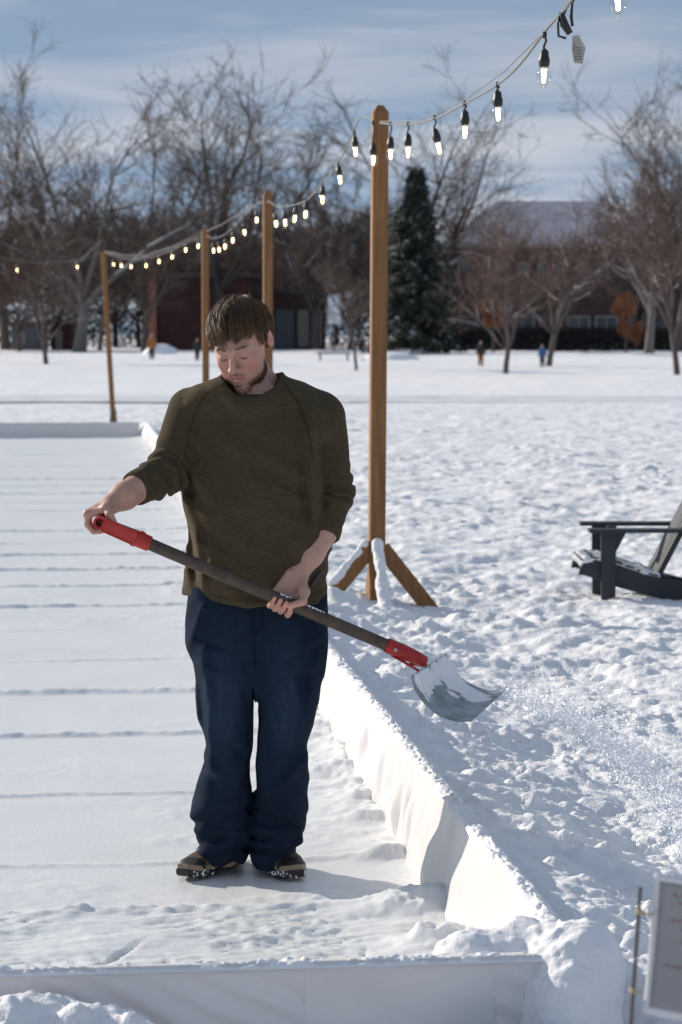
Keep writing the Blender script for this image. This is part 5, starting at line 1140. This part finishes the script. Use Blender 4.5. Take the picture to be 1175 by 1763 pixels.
# dark hedge along the foot of the right buildings
def hedge(x0, x1, topy, dd, label):
    a = P(x0, 600, dd); b = P(x1, 600, dd); r = random.Random(int(x0)); root = thing('hedge', label, 'hedge', (a.x, dd, 0)); V = []; Fc = []; zt = P(x0, topy, dd).z
    for i in range(int((b.x - a.x) * 420)):
        p = Vector((r.uniform(a.x, b.x), dd + r.uniform(-.7, .7), (r.random() ** .8) * (zt + .5 * vn(r, i)))); k = len(V)
        for _ in range(3): V.append(tuple(p + Vector((r.gauss(0, .13), r.gauss(0, .1), r.gauss(0, .13)))))
        Fc.append((k, k + 1, k + 2))
    link('leaves', new_mesh('leaves', V, np.array(Fc), False), HEDGE, root); m = MB()
    for i in range(int((b.x - a.x) * 1.2)): x = a.x + i / 1.2; m.tube([(x, dd, -.1), (x + r.uniform(-.2, .2), dd, zt * .8)], [.05, .02], 4)
    m.build('stems', BARK, root)
def vn(r, i): return math.sin(i * .0003) * .5
HEDGE = mat('dark_hedge', (.034, .026, .025), .9, var=.4, vscale=1)
hedge(765, 1190, 568, 214, 'dark clipped hedge before the right buildings'); hedge(-40, 262, 535, 262, 'tall dark thicket at the far left beyond the lawn'); hedge(545, 772, 530, 262, 'tall dark thicket behind the bench and the spruce')
# ------------------------------------------------------------------ people far off
def walker(px, by, ty, coat, legs, label, hat=(.05, .03, .02)):
    g = G(px, by); H = P(px, ty, g.y).z; s = H; root = thing('person', label, 'person', (g.x, g.y, 0), 'people walking across the far lawn'); gx, gy = g.x, g.y
    W2 = lambda x, y, z: np.array([gx + x * s, gy + y * s, z * s])
    def body(X, Y, Z):
        d = ell(X, Y, Z, W2(0, 0, .925), (.045 * s, .052 * s, .07 * s)); d = smin(d, cap(X, Y, Z, W2(0, 0, .8), W2(0, 0, .9), .04 * s, .03 * s), .02)
        for q in (-1, 1):
            d = smin(d, cap(X, Y, Z, W2(q * .05, 0, .5), W2(q * .055, -.04 * q, .04), .05 * s, .03 * s), .03); d = smin(d, cap(X, Y, Z, W2(q * .055, -.04 * q, .02), W2(q * .06, -.04 * q - .08, .02), .028 * s, .02 * s), .02); d = smin(d, cap(X, Y, Z, W2(q * .11, 0, .78), W2(q * .15, -.05, .45), .03 * s, .02 * s), .03)
        return smin(d, cap(X, Y, Z, W2(0, 0, .52), W2(0, 0, .76), .08 * s, .09 * s), .03)
    def mk(nm, fn, c):
        v, q = surface(fn, (gx - .35 * s, gy - .3 * s, -.05), (gx + .35 * s, gy + .3 * s, s * 1.05), .022 * s, 1); link(nm, new_mesh(nm, v, q), mat(nm + '_cloth', c, .85), root)
    mk('body', body, (.5, .3, .23))
    mk('coat', lambda X, Y, Z: smax(smin(smin(cap(X, Y, Z, W2(0, 0, .5), W2(0, 0, .77), .105 * s, .10 * s), cap(X, Y, Z, W2(.11, 0, .78), W2(.16, -.05, .5), .042 * s, .035 * s), .03), cap(X, Y, Z, W2(-.11, 0, .78), W2(-.16, -.05, .5), .042 * s, .035 * s), .03), Z - .86 * s, .02), coat)
    mk('trousers', lambda X, Y, Z: smin(cap(X, Y, Z, W2(.05, 0, .5), W2(.055, -.04, .08), .065 * s, .042 * s), cap(X, Y, Z, W2(-.05, 0, .5), W2(-.055, .04, .08), .065 * s, .042 * s), .02), legs)
    mk('hair', lambda X, Y, Z: smax(ell(X, Y, Z, W2(0, .006, .935), (.052 * s, .058 * s, .072 * s)), .92 * s - Z - (Y - gy) * 1.0, .01), hat)
walker(262, 620, 574, (.34, .13, .035), (.03, .03, .04), 'far off person in an orange brown coat walking on the lawn, left', (.25, .25, .35))
walker(340, 622, 582, (.02, .022, .03), (.015, .015, .02), 'far off person in black left of the third post')
walker(828, 632, 586, (.035, .02, .02), (.30, .12, .03), 'far off person in dark jacket and orange trousers')
walker(934, 633, 592, (.05, .12, .27), (.02, .02, .03), 'far off person in a blue coat beside the darker small tree')
# ------------------------------------------------------------------ small park things
g = G(575, 622); root = thing('park_bench', 'low wooden bench on the far lawn left of the nearest post', 'bench', (g.x, g.y, 0)); m = MB()
for dy in (-.22, 0, .22): m.box((g.x, g.y + dy, .46), (2.0, .18, .05), None)
m.build('seat', BARKP, root); 
for s_ in (-.8, .8): m = MB(); m.box((g.x + s_, g.y, .2), (.10, .5, .48), None, .01); m.build('leg', BARK, root)
m = MB(); m.tube([(g.x - 1, g.y, .51), (g.x, g.y, .52), (g.x + 1, g.y, .51)], .05, 8); m.build('snow_cap', SNOWT, root)
g = G(678, 611); root = thing('fire_hydrant', 'tiny yellow hydrant beside the foot of the spruce', 'hydrant', (g.x, g.y, 0)); m = MB(); m.lathe((g.x, g.y, 0), (0, 0, 1), [(0, .16), (.05, .16), (.06, .11), (.5, .11), (.52, .15), (.56, .15), (.6, .11), (.68, .05), (.72, .03), (.74, 0)], 12); YEL = mat('yellow_paint', (.6, .33, .02), .5); m.build('barrel', YEL, root, True)
for s_ in (-1, 1): m = MB(); m.lathe((g.x + s_ * .09, g.y, .42), (s_, 0, 0), [(0, .06), (.08, .06), (.09, .04), (.09, 0)], 8); m.build('nozzle', YEL, root)
g = G(576, 605); dd = 205; root = thing('pale_panel', 'pale blank upright panel on a post left of the nearest light post', 'sign', (P(576, 600, dd).x, dd, 0)); a = P(576, 532, dd); m = MB(); m.box(a, (1.05, .08, 2.5), None, .02); m.build('panel', SNOWT, root); m = MB(); m.tube([(a.x, dd, 0), (a.x, dd, a.z - 1.2)], .07, 8); m.build('post_shaft', BARK, root)  # plain pale upright box set on a thin post
def pile(px, py, w_, h_, label, dd=None):
    g = G(px, py); 
    def f(X, Y, Z): return np.maximum(ell(X, Y, Z, (g.x, g.y, 0), (w_, w_ * .8, h_)) + .25 * h_ * vn3(X / (w_ * .35), Y / (w_ * .35), Z / (w_ * .35), 3) + .1 * h_ * vn3(X / (w_ * .13), Y / (w_ * .13), Z / (w_ * .13), 5), -Z - .1)
    v, q = surface(f, (g.x - w_ * 1.3, g.y - w_ * 1.2, -.15), (g.x + w_ * 1.3, g.y + w_ * 1.2, h_ * 1.5), w_ / 22, 1); o = link('snow_pile', new_mesh('snow_pile', v, q), SNOWF); tag(o, label, 'snow pile', 'heaps of cleared snow on the far lawn')
pile(672, 622, 1.7, .55, 'snow heap at the foot of the spruce, right of the nearest post'); pile(733, 612, 1.2, .5, 'small snow heap right of the spruce trunk'); pile(276, 612, 1.3, .8, 'snow heap by the red brick building')
